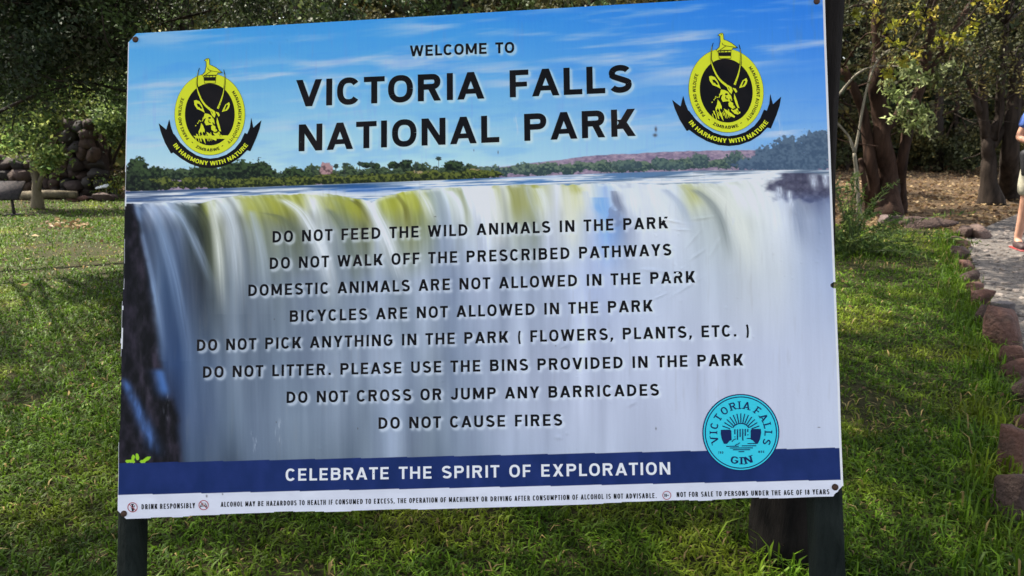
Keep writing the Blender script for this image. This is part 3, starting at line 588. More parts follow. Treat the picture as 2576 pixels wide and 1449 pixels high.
    RIB = [(A3([(180, 190), (230, 450), (330, 900), (390, 1250)]), 14, BL, .75), (A3([(300, 190), (400, 500), (480, 800), (560, 1250)]), 26, BL, .5), (A3([(390, 215), (520, 290), (640, 520), (745, 780)]), 20, (166, 184, 212), .7), (A3([(500, 190), (560, 260), (620, 420)]), 22, (52, 60, 62), .6),
           (A3([(620, 190), (700, 330), (745, 560), (765, 760)]), 24, DK, .75), (A3([(720, 165), (760, 300), (790, 500), (820, 900)]), 24, CR, .85), (A3([(830, 180), (900, 350), (935, 600), (960, 900)]), 28, (206, 214, 224), .7), (A3([(1000, 145), (1050, 200), (1075, 300)]), 40, YE, .42), (A3([(1150, 145), (1220, 220), (1250, 320)]), 34, YE, .48),
           (A3([(935, 160), (965, 270)]), 14, CR, .6), (A3([(1040, 240), (1080, 380), (1130, 600), (1160, 900)]), 20, (176, 188, 204), .6), (A3([(1130, 260), (1260, 300), (1360, 420), (1400, 640)]), 26, (96, 104, 84), .6), (A3([(1255, 150), (1400, 250), (1495, 400), (1570, 560), (1650, 850)]), 32, WH, .85),
           (A3([(1480, 125), (1570, 160), (1650, 260)]), 36, YE, .42), (A3([(1640, 140), (1780, 210), (1870, 330)]), 36, YE, .5), (A3([(1620, 230), (1720, 380), (1790, 600), (1830, 800)]), 20, (104, 114, 100), .65), (A3([(1800, 165), (1890, 240), (1950, 370)]), 18, (92, 92, 40), .7),
           (A3([(1740, 85), (1890, 150), (1980, 300), (2060, 470), (2160, 760)]), 34, WH, .92), (A3([(1990, 120), (2060, 180), (2080, 290)]), 44, YE, .4), (A3([(2180, 110), (2250, 160), (2280, 260)]), 36, YE, .42), (A3([(2120, 120), (2190, 230), (2200, 380)]), 14, (96, 94, 34), .65), (A3([(2250, 65), (2330, 160), (2400, 320)]), 26, WH, .75), (A3([(2350, 90), (2420, 200), (2470, 380)]), 18, (150, 164, 176), .5), (A3([(2500, 90), (2560, 200), (2590, 340)]), 30, WH, .6),
           (A5([(10, 60), (60, 160), (90, 330)]), 20, (150, 162, 176), .6), (A5([(110, 80), (180, 170), (210, 300)]), 22, WH, .8), (A5([(170, 60), (215, 200), (225, 330)]), 14, (140, 146, 110), .6), (A5([(240, 60), (285, 130), (300, 260)]), 34, (236, 238, 246), .8), (A5([(360, 60), (385, 200), (420, 400)]), 32, (230, 230, 226), .8), (A5([(480, 45), (515, 120), (530, 260)]), 20, (150, 150, 84), .7),
           (A5([(590, 50), (620, 150), (680, 300)]), 20, (190, 198, 214), .5), (A5([(650, 60), (690, 150), (710, 290)]), 30, WH, .7), (A5([(840, 50), (855, 200), (885, 420)]), 34, (220, 220, 204), .75), (A5([(880, 45), (900, 100)]), 26, (184, 184, 110), .7), (A5([(1040, 120), (1050, 190), (1090, 240)]), 40, (112, 166, 236), .75), (A5([(950, 80), (975, 200), (990, 330)]), 18, (196, 204, 224), .6),
           (A5([(1130, 80), (1145, 150), (1185, 215)]), 18, (92, 98, 124), .75), (A5([(1105, 30), (1150, 70), (1165, 110)]), 22, WH, .8), (A5([(1215, 60), (1235, 150), (1255, 260)]), 26, WH, .75), (A5([(1330, 70), (1420, 180), (1490, 320)]), 26, (222, 226, 230), .6), (A5([(1440, 70), (1530, 160), (1590, 300)]), 22, (160, 172, 196), .6), (A5([(1550, 40), (1600, 90), (1640, 160)]), 26, (178, 178, 110), .6),
           (A5([(1620, 70), (1720, 150), (1790, 270), (1840, 470)]), 24, (128, 136, 138), .75), (A5([(1700, 45), (1830, 160), (1910, 330), (1970, 540)]), 46, (222, 224, 218), .8), (A5([(1850, 40), (1930, 110), (1990, 250)]), 40, (228, 231, 234), .7), (A5([(2090, 60), (2170, 130), (2200, 300)]), 26, (206, 212, 228), .6), (A5([(2230, 120), (2270, 240), (2300, 420)]), 36, (112, 124, 154), .55)]
    for (pl, wd, co, al) in RIB:
        sp = spline(pl, 24); L_ = np.linspace(0, 1, len(sp)); w_ = np.nonzero((X > sp[:, 0].min() - wd * 2) & (X < sp[:, 0].max() + wd * 2) & (Y > sp[:, 1].min() - 10) & (Y < sp[:, 1].max() + 40)); Xw, Yw = X[w_], Y[w_]
        cx_ = np.interp(Yw, sp[:, 1], sp[:, 0]); s_ = np.clip((Yw - sp[0, 1]) / (sp[-1, 1] - sp[0, 1]), 0, 1.4)
        k_ = np.exp(-np.abs((Xw - cx_) / (wd * .5 * (1 + .35 * s_))) ** 2.6) * ss(-.02, .05, (Yw - sp[0, 1]) / (sp[-1, 1] - sp[0, 1])) * ss(1.3, .45, s_) * al * (.62 + .75 * (fbm((Xw - cx_) / 3.8 + wd, s_ * 1.5, int(wd) + 7, 3) - .1)); k_ = np.clip(k_, 0, 1)[:, None]
        fc[w_] = fc[w_] * (1 - k_) + np.array(co) * k_
    # bright rolling edge on the lip, dark undercuts just above
    ed = (np.exp(-((dy - 3) / 5) ** 2) * ss(.35, .7, fbm(q / 18, 0 * q, 85, 3)) * .55)[..., None]; fc = fc * (1 - ed) + np.array((226, 230, 236)) * ed
    # cliff at the left, dark purple-brown, with thin blue water running down
    ed = np.interp(Y, [515, 560, 700, 900, 985, 1060, 1165], [326, 348, 372, 396, 428, 446, 452]) + 10 * (fbm(Y / 30, X / 60, 91, 3) - .5)
    cm = ss(14, -10, X - ed)[..., None] * ss(508, 520, Y)[..., None]
    ck = np.array((18, 17, 24)) + np.maximum(fbm(X / 17, Y / 34, 93, 5)[..., None] - .45, -.1) * np.array((90, 76, 92))
    sx = np.interp(Y, [930, 965, 1040, 1100, 1165], [300, 318, 352, 378, 400]); wb = (np.exp(-((X - sx) / (10 + (Y - 930) * .05)) ** 2) * ss(940, 968, Y) * ss(1165, 1090, Y) * (.4 + 1.1 * fbm(X / 9, Y / 30, 95, 3)))[..., None]
    ck = ck * (1 - wb) + np.array((62, 88, 138)) * wb
    sx = np.interp(Y, [925, 960, 1000], [402, 410, 418]); wb = (np.exp(-((X - sx) / 20) ** 2) * ss(920, 940, Y) * ss(1015, 975, Y) * .9)[..., None]; ck = ck * (1 - wb) + np.array((72, 112, 178)) * wb
    fc = fc * (1 - cm) + ck * cm
    # rock island at the right of the lip
    d = np.sqrt(((X - 2020) / 96) ** 2 + ((Y - 468) / 40) ** 2) + (fbm(X / 30, Y / 18, 97, 4) - .5) * .8; rm = (ss(1.15, .75, d) * ss(446, 452, Y + 14 * ss(1900, 1960, X)))[..., None]
    rk = np.array((76, 76, 98)) + (fbm(X / 12, Y / 9, 99, 4)[..., None] - .5) * 60 + ss(470, 520, Y)[..., None] * np.array((24, 34, 48))
    fm = ss(-1, 1.5, Y - lip)[..., None]
    c = c * (1 - fm) + fc * fm
    c = c * (1 - rm) + rk * rm
    for (x, y, l, rx) in ((2045, 440, 28, 10), (2075, 440, 26, 8), (1985, 480, 40, 7), (1960, 470, 46, 10)):
        wq = (np.exp(-((X - x - .15 * (Y - y)) / rx) ** 2) * ss(y - 6, y + 4, Y) * ss(y + l + 18, y + l - 10, Y) * (.3 + fbm(X / 3, Y / 12, int(x), 3)))[..., None]; c = c * (1 - wq) + np.array((205, 212, 228)) * wq
    d = np.sqrt(((X - 1545) / 20) ** 2 + ((Y - 548) / 34) ** 2) + (fbm(X / 12, Y / 12, 101, 3) - .5); wm = (ss(1, .6, d) * .55)[..., None]; c = c * (1 - wm) + np.array((118, 128, 160)) * wm
    # sprig at the foot of the cliff
    for (x, y, an, l) in ((334, 1158, 80, 14), (347, 1158, 100, 18), (326, 1162, 160, 10), (360, 1160, 30, 22), (352, 1162, 10, 16), (340, 1162, 170, 18)):
        ca, sa = math.cos(math.radians(an)), -math.sin(math.radians(an)); p = (X - x) * ca + (Y - y) * sa; o = -(X - x) * sa + (Y - y) * ca
        mm = ((np.abs(o) < 4.2 * np.sqrt(np.clip(1 - ((p - l / 2) / (l / 2)) ** 2, 0, 1))))[..., None] * .95; c = c * (1 - mm) + np.array((150, 200, 40)) * mm
    # weathering: rain streaks and small scuffs in the film
    c = c + ((fbm(X / 3.2, Y / 60, 103, 3) - .5) * 5)[..., None]
    gr_ = (ss(.58, .8, fbm(X / 9, Y / 90, 111, 4)) * ss(.4, .7, fbm(X / 120, Y / 120, 113, 2)) * .10)[..., None]; c = c * (1 - gr_) + np.array((128, 124, 120)) * gr_
    for (x, y, l) in ((700, 1075, 60), (640, 1100, 46), (420, 1010, 60), (1096, 560, 40), (1300, 300, 50), (1960, 300, 60), (820, 250, 30), (1500, 640, 60), (1840, 560, 50)):
        k_ = (np.exp(-((X - x + 4 * np.sin(Y / 9)) / 5) ** 2) * ss(y - l * .5, y, Y) * ss(y + l, y + l * .4, Y) * ss(.35, .75, fbm(X / 2.5, Y / 16, 115, 3)) * .45)[..., None]; c = c * (1 - k_) + np.array((206, 210, 222)) * k_
    # band and foot
    t0 = (Y - (1165.3 + (X - 306.4) * (1126 - 1165.3) / 1809.6)); t1 = (Y - (1245 + (X - 296) * (1207 - 1245) / 1822))
    c = np.where((t0 > 0)[..., None], np.array((22, 42, 96)) + (fbm(X / 30, Y / 50, 105, 3)[..., None] - .5) * np.array((16, 12, 22)), c)
    c = np.where((t1 > 0)[..., None], np.array((206, 207, 222)) + (fbm(X / 60, Y / 30, 107, 3)[..., None] - .5) * 18, c)
    # glow round the black letters
    mk = np.zeros((NY, NX))
    for q in MASKP:
        gx, gy = q[:, 0] * (NX - 1), q[:, 1] * (NY - 1); x0, x1 = int(gx.min()), int(gx.max()) + 2; y0, y1 = int(gy.min()), int(gy.max()) + 2
        xx, yy = np.meshgrid(np.arange(x0, x1), np.arange(y0, y1)); s = []
        for i in range(len(q)):
            j = (i + 1) % len(q); s.append((gx[j] - gx[i]) * (yy - gy[i]) - (gy[j] - gy[i]) * (xx - gx[i]))
        s = np.array(s); mk[y0:y1, x0:x1] = np.maximum(mk[y0:y1, x0:x1], np.all(s >= -.5, 0) | np.all(s <= .5, 0))
    k = np.exp(-(np.arange(-9, 10) / 3.0) ** 2); k /= k.sum()
    gl = np.apply_along_axis(lambda r_: np.convolve(r_, k, 'same'), 1, mk); gl = np.apply_along_axis(lambda r_: np.convolve(r_, k, 'same'), 0, gl)
    gl = np.roll(np.roll(gl, 3, 0), 3, 1); gl = np.clip(gl * 1.1, 0, .5)[..., None]
    c = c * (1 - gl) + np.array((226, 233, 246)) * gl
    # bare edges where the film has worn off
    e = (_u > .9968) | (_u < .0012 + .0016 * (vnoise(_v * 40, 0 * _v, 3) > .62) * (_v > .34) * (_v < .8))
    c = np.where(e[..., None], np.array((214, 214, 220)), c)
    for (x, y, rx, ry) in ((1648, 340, 5, 4), (1650, 325, 3, 6), (1253, 383, 1.2, 4), (1192, 378, 1, 2.5), (900, 1078, 1, 2.5), (1095, 545, 2.5, 1.2), (1398, 870, 1.2, 1.2), (695, 1062, 1, 2), (520, 1248, 2, 3), (560, 1243, 1.5, 2), (1650, 1078, 1.5, 3), (2060, 1075, 3, 1), (1240, 925, 1.5, 1), (690, 803, 1.3, 1.3), (1510, 1205, 1, 2)):
        mm = (np.exp(-((X - x) / rx) ** 2 - ((Y - y) / ry) ** 2) * .85)[..., None]; c = c * (1 - mm) + np.array((70, 66, 66)) * mm
    return np.clip(c, 4, 250)
PGAIN = np.array((1.23, 1.23, 1.17))
COLS = np.clip(s2l(paint()) * PGAIN, 0, .9)

print_m = mat('printed_film', attr=True, rough=.45, spec=.1, bump=.04, bscale=160)
ink = mat('ink_black', (.006, .006, .008), .5, .08, noise=(6, (.018, .014, .014), .5, .75))
white_p = mat('print_white', (.86, .86, .88), .45, .12)
yel = mat('print_lime', (.80, .86, .03), .45, .12); navy = mat('print_navy', (.006, .018, .10), .45, .1)
cyan_p = mat('print_cyan', (.045, .66, .80), .45, .1); red_p = mat('print_red', (.42, .05, .06), .45, .18)
back_m = mat('backing_board', (.05, .04, .032), .85, .2, noise=(12, (.10, .085, .07), .4, .7), bump=.5)
post_m = bark_mat('painted_post', (.004, .007, .006), (.020, .026, .023), 16, .07, .8)
rust_m = mat('rusty_screw', (.045, .022, .015), .7, .4, noise=(60, (.10, .05, .03), .4, .7), metal=.3)

BASEP = S3(np.array([.5]), np.array([1.0]), -.05, False)[0].copy()
sgn = thing('notice_board', (BASEP[0], BASEP[1] + .12, 0), 'large park welcome board with waterfall picture and black rules on two dark posts', 'notice board', None)
def sign_obj(mb, name, mats, parent, **k): return mb.build(name, mats, parent, **k)
# printed sheet with clipped corners
mb = MB(); D_ = disp(_u, _v)
Vp = O0 + _u[..., None] * E1 + _v[..., None] * E2 + D_[..., None] * NF
ii = np.arange(NY - 1)[:, None] * NX + np.arange(NX - 1)[None]
Fq = np.stack([ii, ii + NX, ii + NX + 1, ii + 1], -1).reshape(-1, 4)
um, vm = (_u[:-1, :-1] + .5 / NX).ravel(), (_v[:-1, :-1] + .5 / NY).ravel(); asp = SH / SW
nz = .0012 * (vnoise(um * 90, vm * 70, 2) - .5)
keep = (um + vm * asp + nz > .0125) & ((1 - um) + vm * asp > .006) & (um + (1 - vm) * asp + nz > .0130) & ((1 - um) + (1 - vm) * asp + nz > .0140)
keep &= ~(((um - .999) / .006) ** 2 + ((vm - .592) / .006) ** 2 + nz * 200 < 1)                     # bite out of the right edge
keep &= vm < 1 - .0045 * ss(.085, .115, um) * ss(.32, .2, um) * (.5 + .5 * vnoise(um * 24, vm * 0, 6)) - .002 * ss(.45, .65, vnoise(um * 16, vm * 0, 16))
keep &= um > .0022 * ss(.26, .4, vm) * vnoise(vm * 14, vm * 0, 19) * 1.5
mb.add(Vp.reshape(-1, 3), Fq[keep], COLS.reshape(-1, 3))
panel = mb.build('panel', print_m, sgn, smooth=True, col=True)
# backing board
mb = MB(); a, b, c0, c1 = .004, .996, .004, .993
qs = [S3(np.array([a, b, b, a]), np.array([c0, c0, c1, c1]), o, False) for o in (-.006, -.022)]
mb.add(np.vstack(qs), [[0, 1, 2, 3], [7, 6, 5, 4], [4, 5, 1, 0], [5, 6, 2, 1], [6, 7, 3, 2], [7, 4, 0, 3]]); mb.build('backing_board', back_m, sgn)
# posts: squared timbers leaning back with the board, edges worn round
def post(u0, u1, w, depth, seed):
    top = S3(np.array([u0]), np.array([.02]), -.023, False)[0]; bot = S3(np.array([u1]), np.array([1.0]), -.023, False)[0]
    d = (bot - top); d /= np.linalg.norm(d); k = (bot[2] + .25) / -d[2]; end = bot + d * k
    ex = E1 / SW; ex = ex - d * (ex @ d); ex /= np.linalg.norm(ex); ez = -NF
    n = 40; c = .012; prof = np.array([(-w / 2 + c, 0), (w / 2 - c, 0), (w / 2 - c * .3, c * .3), (w / 2, c), (w / 2, depth - c), (w / 2 - c, depth), (-w / 2 + c, depth), (-w / 2, depth - c), (-w / 2, c), (-w / 2 + c * .3, c * .3)])
    s = np.linspace(0, 1, n); pts = top + s[:, None] * (end - top); V = []
    for i in range(n):
        wob = 1 + .05 * (vnoise(np.array([s[i] * 9.]), np.array([seed * 1.]), seed)[0] - .5)
        V.append(pts[i] + prof[:, :1] * wob * ex + prof[:, 1:] * ez)
    V = np.vstack(V); m = len(prof); i = np.arange(n - 1)[:, None] * m; j = np.arange(m)[None]; jj = (j + 1) % m
    mb = MB(); mb.add(V, [np.stack([i + j, i + jj, i + m + jj, i + m + j], -1).reshape(-1, 4), np.arange(m)[None, ::-1], (np.arange(m) + (n - 1) * m)[None]])
    return mb.build('post', post_m, sgn)
post(.0055, .0075, .060, .066, 4); post(.984, .986, .076, .080, 9)
def screw(x, y, r=.0085):
    q = uv(x, y); c = S3(q[0], q[1], .0005); ex, ey = E1 / SW, E2 / SH; th = np.arange(14) * 2 * math.pi / 14; V = []
    for (k, z) in ((1.0, 0), (1.0, .002), (.75, .004), (.3, .0048)): V.append(c + r * k * (np.cos(th)[:, None] * ex + np.sin(th)[:, None] * ey) + z * NF)
    mb = MB(); V = np.vstack(V); i = np.arange(3)[:, None] * 14; j = np.arange(14)[None]; jj = (j + 1) % 14
    mb.add(V, [np.stack([i + j, i + 14 + j, i + 14 + jj, i + jj], -1).reshape(-1, 4), (np.arange(14) + 42)[None, ::-1]]); mb.build('screw', rust_m, sgn, smooth=True)
screw(341, 99.5); screw(2054, 4); screw(312, 1292); screw(2100, 1225)
MM = dict(ink_black=ink, print_white=white_p)
for mb, m in LET: mb.build('lettering', MM[m], panel)

# ---- park emblem, drawn in the units of a close view of the left one
from mathutils.geometry import tessellate_polygon
def e2uv(p, shift=(0, 0)):
    p = np.asarray(p, float); q = uv((600 + .3312 * p[:, 0]) * K, (200 + .3312 * p[:, 1]) * K); return q + np.asarray(shift)
def fill(pts):
    p = np.asarray(pts, float); return [p[list(t)] for t in tessellate_polygon([[Vector((x, y, 0)) for x, y in p]])]
def ell(cx, cy, rx, ry, a0=0, a1=360, n=64):
    a = np.radians(np.linspace(a0, a1, n)); return np.stack([cx + rx * np.cos(a), cy + ry * np.sin(a)], 1)
def layer(polys, name, m, parent, off, conv):
    mb = MB(); put(mb, [conv(q) for q in polys], off); return mb.build(name, m, parent)
def flat(groups, name, m, parent, off, conv):
    """each group of polygons shares one level (it does not overlap itself)"""
    mb = MB()
    P_ = [(conv(q), k) for k, g in enumerate(groups) for q in g]; n = np.array([len(q) for q, k in P_]); st = np.concatenate([[0], np.cumsum(n)[:-1]])
    Q = np.concatenate([q for q, k in P_]); V = S3(Q[:, 0], Q[:, 1], off + 2.2e-5 * np.repeat([k for q, k in P_], n))
    mb.add(V, [st[n == k][:, None] + np.arange(k)[None] for k in np.unique(n)])
    return mb.build(name, m, parent)
def emblem(shift, label):
    em = bpy.data.objects.new('park_emblem', None); COL.objects.link(em); em.parent = sgn; em['label'] = label
    cv = lambda q: e2uv(q, shift)
    C = (683, 755); r = np.random.default_rng(5)
    flat([fill(ell(*C, 421, 488))], 'ring_edge', mat_edge, em, .0008, cv)
    flat([fill(ell(*C, 417, 484))], 'ring', yel, em, .0010, cv)
    flat([fill(ell(684, 757, 296, 369))], 'disc', ink, em, .0012, cv)
    inner = [(255, 985), (268, 1003), (330, 1090), (420, 1175), (520, 1240), (610, 1272), (690, 1282), (780, 1270), (880, 1235), (980, 1165), (1050, 1080), (1098, 975)]
    outer = [(1130, 990), (1165, 1195), (1130, 1180), (1040, 1270), (930, 1340), (800, 1385), (690, 1397), (570, 1385), (450, 1345), (340, 1280), (248, 1208), (222, 1222)]
    flat([fill(inner + outer + [(200, 1180), (235, 1010)]), fill([(75, 862), (165, 937), (200, 815), (222, 910), (256, 1003), (244, 1214), (222, 1222), (150, 1095), (100, 965)]),
          fill([(1128, 990), (1160, 910), (1176, 795), (1201, 915), (1297, 826), (1275, 930), (1235, 1040), (1165, 1195), (1120, 1180)])], 'ribbon', ink, em, .0008, cv)
    a = np.radians(np.linspace(146, 34, 60)); R = 540; bl = np.stack([693 + R * np.cos(a), 822 + R * np.sin(a)], 1)
    layer(on_curve('IN HARMONY WITH NATURE', bl, 50, .2, .17, .5), 'lettering', yel, em, .0011, cv)
    t_in = lambda a0, a1: ell(684, 756, 340, 408, a0, a1, 60)
    blk = on_curve('PARKS AND WILDLIFE', t_in(136, 207), 36, .18, .17, .45) + on_curve('MANAGEMENT AUTHORITY', t_in(-40, 53), 36, .18, .17, .45)
    blk += on_curve('ZIMBABWE', ell(684, 756, 372, 442, 117, 71, 50), 36, .19, .2, .45) + on_curve('-', ell(684, 756, 366, 432, 128, 125, 8), 30, .25) + on_curve('-', ell(684, 756, 366, 432, 66, 63, 8), 30, .25)
    layer(blk, 'lettering', ink, em, .0013, cv)
    bird = [(618, 116), (632, 104), (650, 93), (672, 92), (679, 106), (683, 168), (715, 178), (765, 205), (834, 262), (800, 268), (782, 264), (762, 292), (606, 304), (590, 290), (628, 252), (634, 215), (642, 188), (641, 128)]
    flat([fill([(612, 300), (755, 288), (752, 386), (620, 386)]), fill(bird)], 'bird', yel, em, .0014, cv)
    ol = []
    for pts in (bird + [bird[0]], [(660, 205), (668, 226), (700, 240), (834, 262)], [(700, 243), (640, 285), (610, 302)], [(612, 300), (622, 386), (752, 386), (756, 290)], [(615, 318), (755, 316)], [(617, 292), (760, 290)], [(640, 294), (640, 318)], [(680, 294), (680, 318)], [(720, 294), (720, 318)]):
        ol += sweep(pts, 6)
    flat([[q] for q in ol] + [fill([(616, 322), (755, 320), (753, 358), (619, 358)]), fill(ell(655, 110, 6, 6, n=10))], 'bird_outline', ink, em, .0016, cv)
    hl = spline([(562, 205), (546, 255), (536, 320), (530, 390), (540, 450), (562, 520), (595, 590), (640, 650), (705, 705)], 40)
    hr = spline([(850, 225), (862, 290), (864, 360), (858, 430), (846, 505), (825, 580), (802, 640), (782, 688)], 40)
    tl = np.interp(np.arange(len(hl)), [0, len(hl) - 1], [6, 40]); tr = np.interp(np.arange(len(hr)), [0, len(hr) - 1], [6, 36])
    flat([sweep(hl, tl), sweep(hr, tr)], 'horn_edge', ink, em, .0018, cv)  # printed black edge under the lime horns
    nl, nr = len(hl), len(hr); k = int(nl * .1)
    g = [sweep(hl[k:] + np.array((-3, 4)), tl[k:] * np.interp(np.arange(nl - k), [0, 12, 20, nl], [.25, .3, .62, .75])), sweep(hr[k:] + np.array((-2, 2)), tr[k:] * np.interp(np.arange(nr - k), [0, 12, 20, nr], [.25, .3, .62, .75]))]
    head = [fill(x) for x in ([(497, 595), (520, 587), (560, 600), (588, 640), (600, 668), (625, 738), (580, 712), (535, 694), (503, 645)], [(828, 728), (850, 680), (872, 640), (915, 612), (925, 640), (915, 680), (890, 712)],
        [(690, 712), (712, 695), (745, 720), (755, 760), (740, 800), (712, 770), (700, 745)], [(625, 745), (668, 752), (700, 770), (735, 815), (745, 870), (720, 890), (690, 880), (640, 888), (622, 850), (640, 800), (612, 815), (600, 845), (594, 835), (615, 780)],
        [(752, 725), (790, 735), (806, 770), (790, 785), (770, 752)], [(770, 790), (785, 830), (800, 880), (812, 930), (822, 962), (800, 955), (782, 910), (766, 850)], [(720, 880), (760, 905), (775, 960), (745, 970), (705, 940), (700, 905)],
        [(755, 985), (800, 960), (812, 1005), (828, 1000), (830, 1018), (800, 1035), (765, 1025), (728, 985), (730, 970)], [(645, 965), (690, 990), (735, 1025), (768, 1055), (760, 1072), (705, 1048), (660, 1005)],
        [(583, 860), (606, 890), (625, 940), (622, 975), (606, 960), (596, 990), (580, 960), (555, 1000), (552, 960), (572, 920)])]
    for k in range(17):                                           # streaks of the throat and the beard
        x = 512 + k * 11.5; y0 = 960 + r.uniform(-6, 60) + abs(k - 8) * 2; l = r.uniform(50, 105); x = x + r.uniform(-3, 3)
        head.append([np.array([(x, y0), (x + 9, y0 + 4), (x + 13 + l * .12, y0 + l), (x + 4 + l * .1, y0 + l * .8)])])
    for (x, y) in ((555, 828), (535, 862), (512, 890), (548, 845), (600, 800), (572, 835)): head.append([np.array([(x, y), (x + 12, y - 6), (x + 14, y + 6), (x + 2, y + 10)])])
    flat(g + head, 'antelope_head', yel, em, .0021, cv)
    dk = [fill([(530, 632), (556, 630), (575, 652), (598, 690), (575, 690), (560, 668), (545, 670)]), fill([(865, 690), (885, 640), (902, 650), (890, 676), (862, 712)]), fill(ell(683, 800, 16, 12, n=14))]
    for k in range(26):
        x, y = r.uniform(640, 800), r.uniform(720, 1010)
        if abs((x - 640) - (y - 730) * .5) < 70:
            an = r.uniform(.7, 1.5); l = r.uniform(16, 40); dk.append([np.array([(x, y), (x + 5, y - 3), (x + l * math.cos(an) + 3, y + l * math.sin(an)), (x + l * math.cos(an) - 3, y + l * math.sin(an))])])
    for h_, n_, k0 in ((hl, nl, .42), (hr, nr, .42)):                # ridges across the horns
        for i in np.linspace(n_ * k0, n_ - 2, 15).astype(int):
            d = h_[min(i + 1, n_ - 1)] - h_[i - 1]; d = d / np.linalg.norm(d); nn = np.array((-d[1], d[0])) * (1 if h_ is hl else 1)
            dk.append([np.array([h_[i] + nn * -15 - d * 3, h_[i] + nn * -1 - d, h_[i] + nn * -1 + d, h_[i] + nn * -15 + d * 3])])
    flat(dk, 'antelope_markings', ink, em, .0026, cv)  # printed black ear, eye, streak and ridge marks
mat_edge = mat('print_dark_green', (.05, .09, .03), .45, .3)
q0 = uv(828.5 * K, 610 * K); q1 = uv(2868.8 * K, 520.9 * K)
emblem((0, 0), 'lime and black antelope emblem near the top left corner')
emblem(q1 - q0, 'lime and black antelope emblem near the top right corner')

# ---- round distillery mark at the lower right
lg = bpy.data.objects.new('round_logo', None); COL.objects.link(lg); lg.parent = sgn
def g2uv(p):
    p = np.asarray(p, float); return uv((2740 + .2347 * p[:, 0]) * K, (1530 + .2347 * p[:, 1]) * K)
GC = (752, 736)
def ringp(r0, r1, n=80):
    a, b = ell(*GC, r0, r0, n=n), ell(*GC, r1, r1, n=n); return [np.array([a[i], a[i + 1], b[i + 1], b[i]]) for i in range(n - 1)]
flat([fill(ell(*GC, 646, 646))], 'disc', navy, lg, .0008, g2uv); flat([fill(ell(*GC, 627, 627))], 'disc_face', cyan_p, lg, .0010, g2uv)
flat([ringp(588, 605)], 'ring_line', navy, lg, .0013, g2uv)
tx = on_curve('VICTORIA FALLS', ell(*GC, 396, 396, 157, 387, 80), 128, .15, .24, .5, .92, True) + on_curve('GIN', ell(*GC, 532, 532, 110, 68, 40), 120, .16, .24, .5, .9, True)
tx += [q * np.array((30, -38)) + np.array((x, y)) for s_, x0, y0 in (('TRD', 370, 1090), ('MRK', 1045, 1076)) for g_, x_, w_ in layout(s_, .2, .28, .5)[0] for q, x, y in [(q, x0 + x_ * 36, y0) for q in g_]]
layer(tx, 'lettering', navy, lg, .0014, g2uv)
pic = []
for k in range(15):                                               # sun rays
    an = math.radians(-90 + (k - 7) * 11.6); s0 = 170 if abs(k - 7) < 6 else 205; s1 = 325 if abs(k - 7) < 6 else (300 if abs(k - 7) < 7 else 285)
    if abs(k - 7) == 6: s0, s1 = 190, 330
    c_ = (750, 740); pic.append(sweep([(c_[0] + s0 * math.cos(an), c_[1] + s0 * math.sin(an)), (c_[0] + s1 * math.cos(an), c_[1] + s1 * math.sin(an))], 17))
pic.append(sweep(ell(750, 738, 160, 156, -148, -32, 24), 18))
pic += [fill([(415, 690), (570, 686), (590, 705), (595, 860), (560, 875), (540, 900), (515, 924), (465, 924), (430, 840), (413, 760)]), fill([(915, 700), (935, 676), (1085, 674), (1090, 740), (1070, 850), (1030, 924), (985, 905), (955, 870), (915, 850)])]
for (x, y0, y1) in ((650, 680, 765), (650, 800, 815), (694, 680, 858), (738, 676, 810), (782, 676, 870), (824, 674, 792), (867, 674, 728), (867, 765, 782)): pic.append(sweep([(x, y0), (x, y1)], 18))
for (x0, x1, y) in ((505, 715, 966), (765, 1008, 958), (565, 952, 994), (615, 904, 1024), (712, 806, 1056), (860, 1020, 920), (848, 920, 835)): pic.append(sweep([(x0, y), (x1, y - 2)], 15))
pic.append(sweep(spline([(600, 890), (625, 860), (650, 845), (670, 842)], 10), 14)); pic.append(sweep(spline([(655, 955), (675, 935), (705, 930), (715, 915), (735, 908)], 10), 14))
flat(pic, 'sunrise_picture', navy, lg, .0015, g2uv)

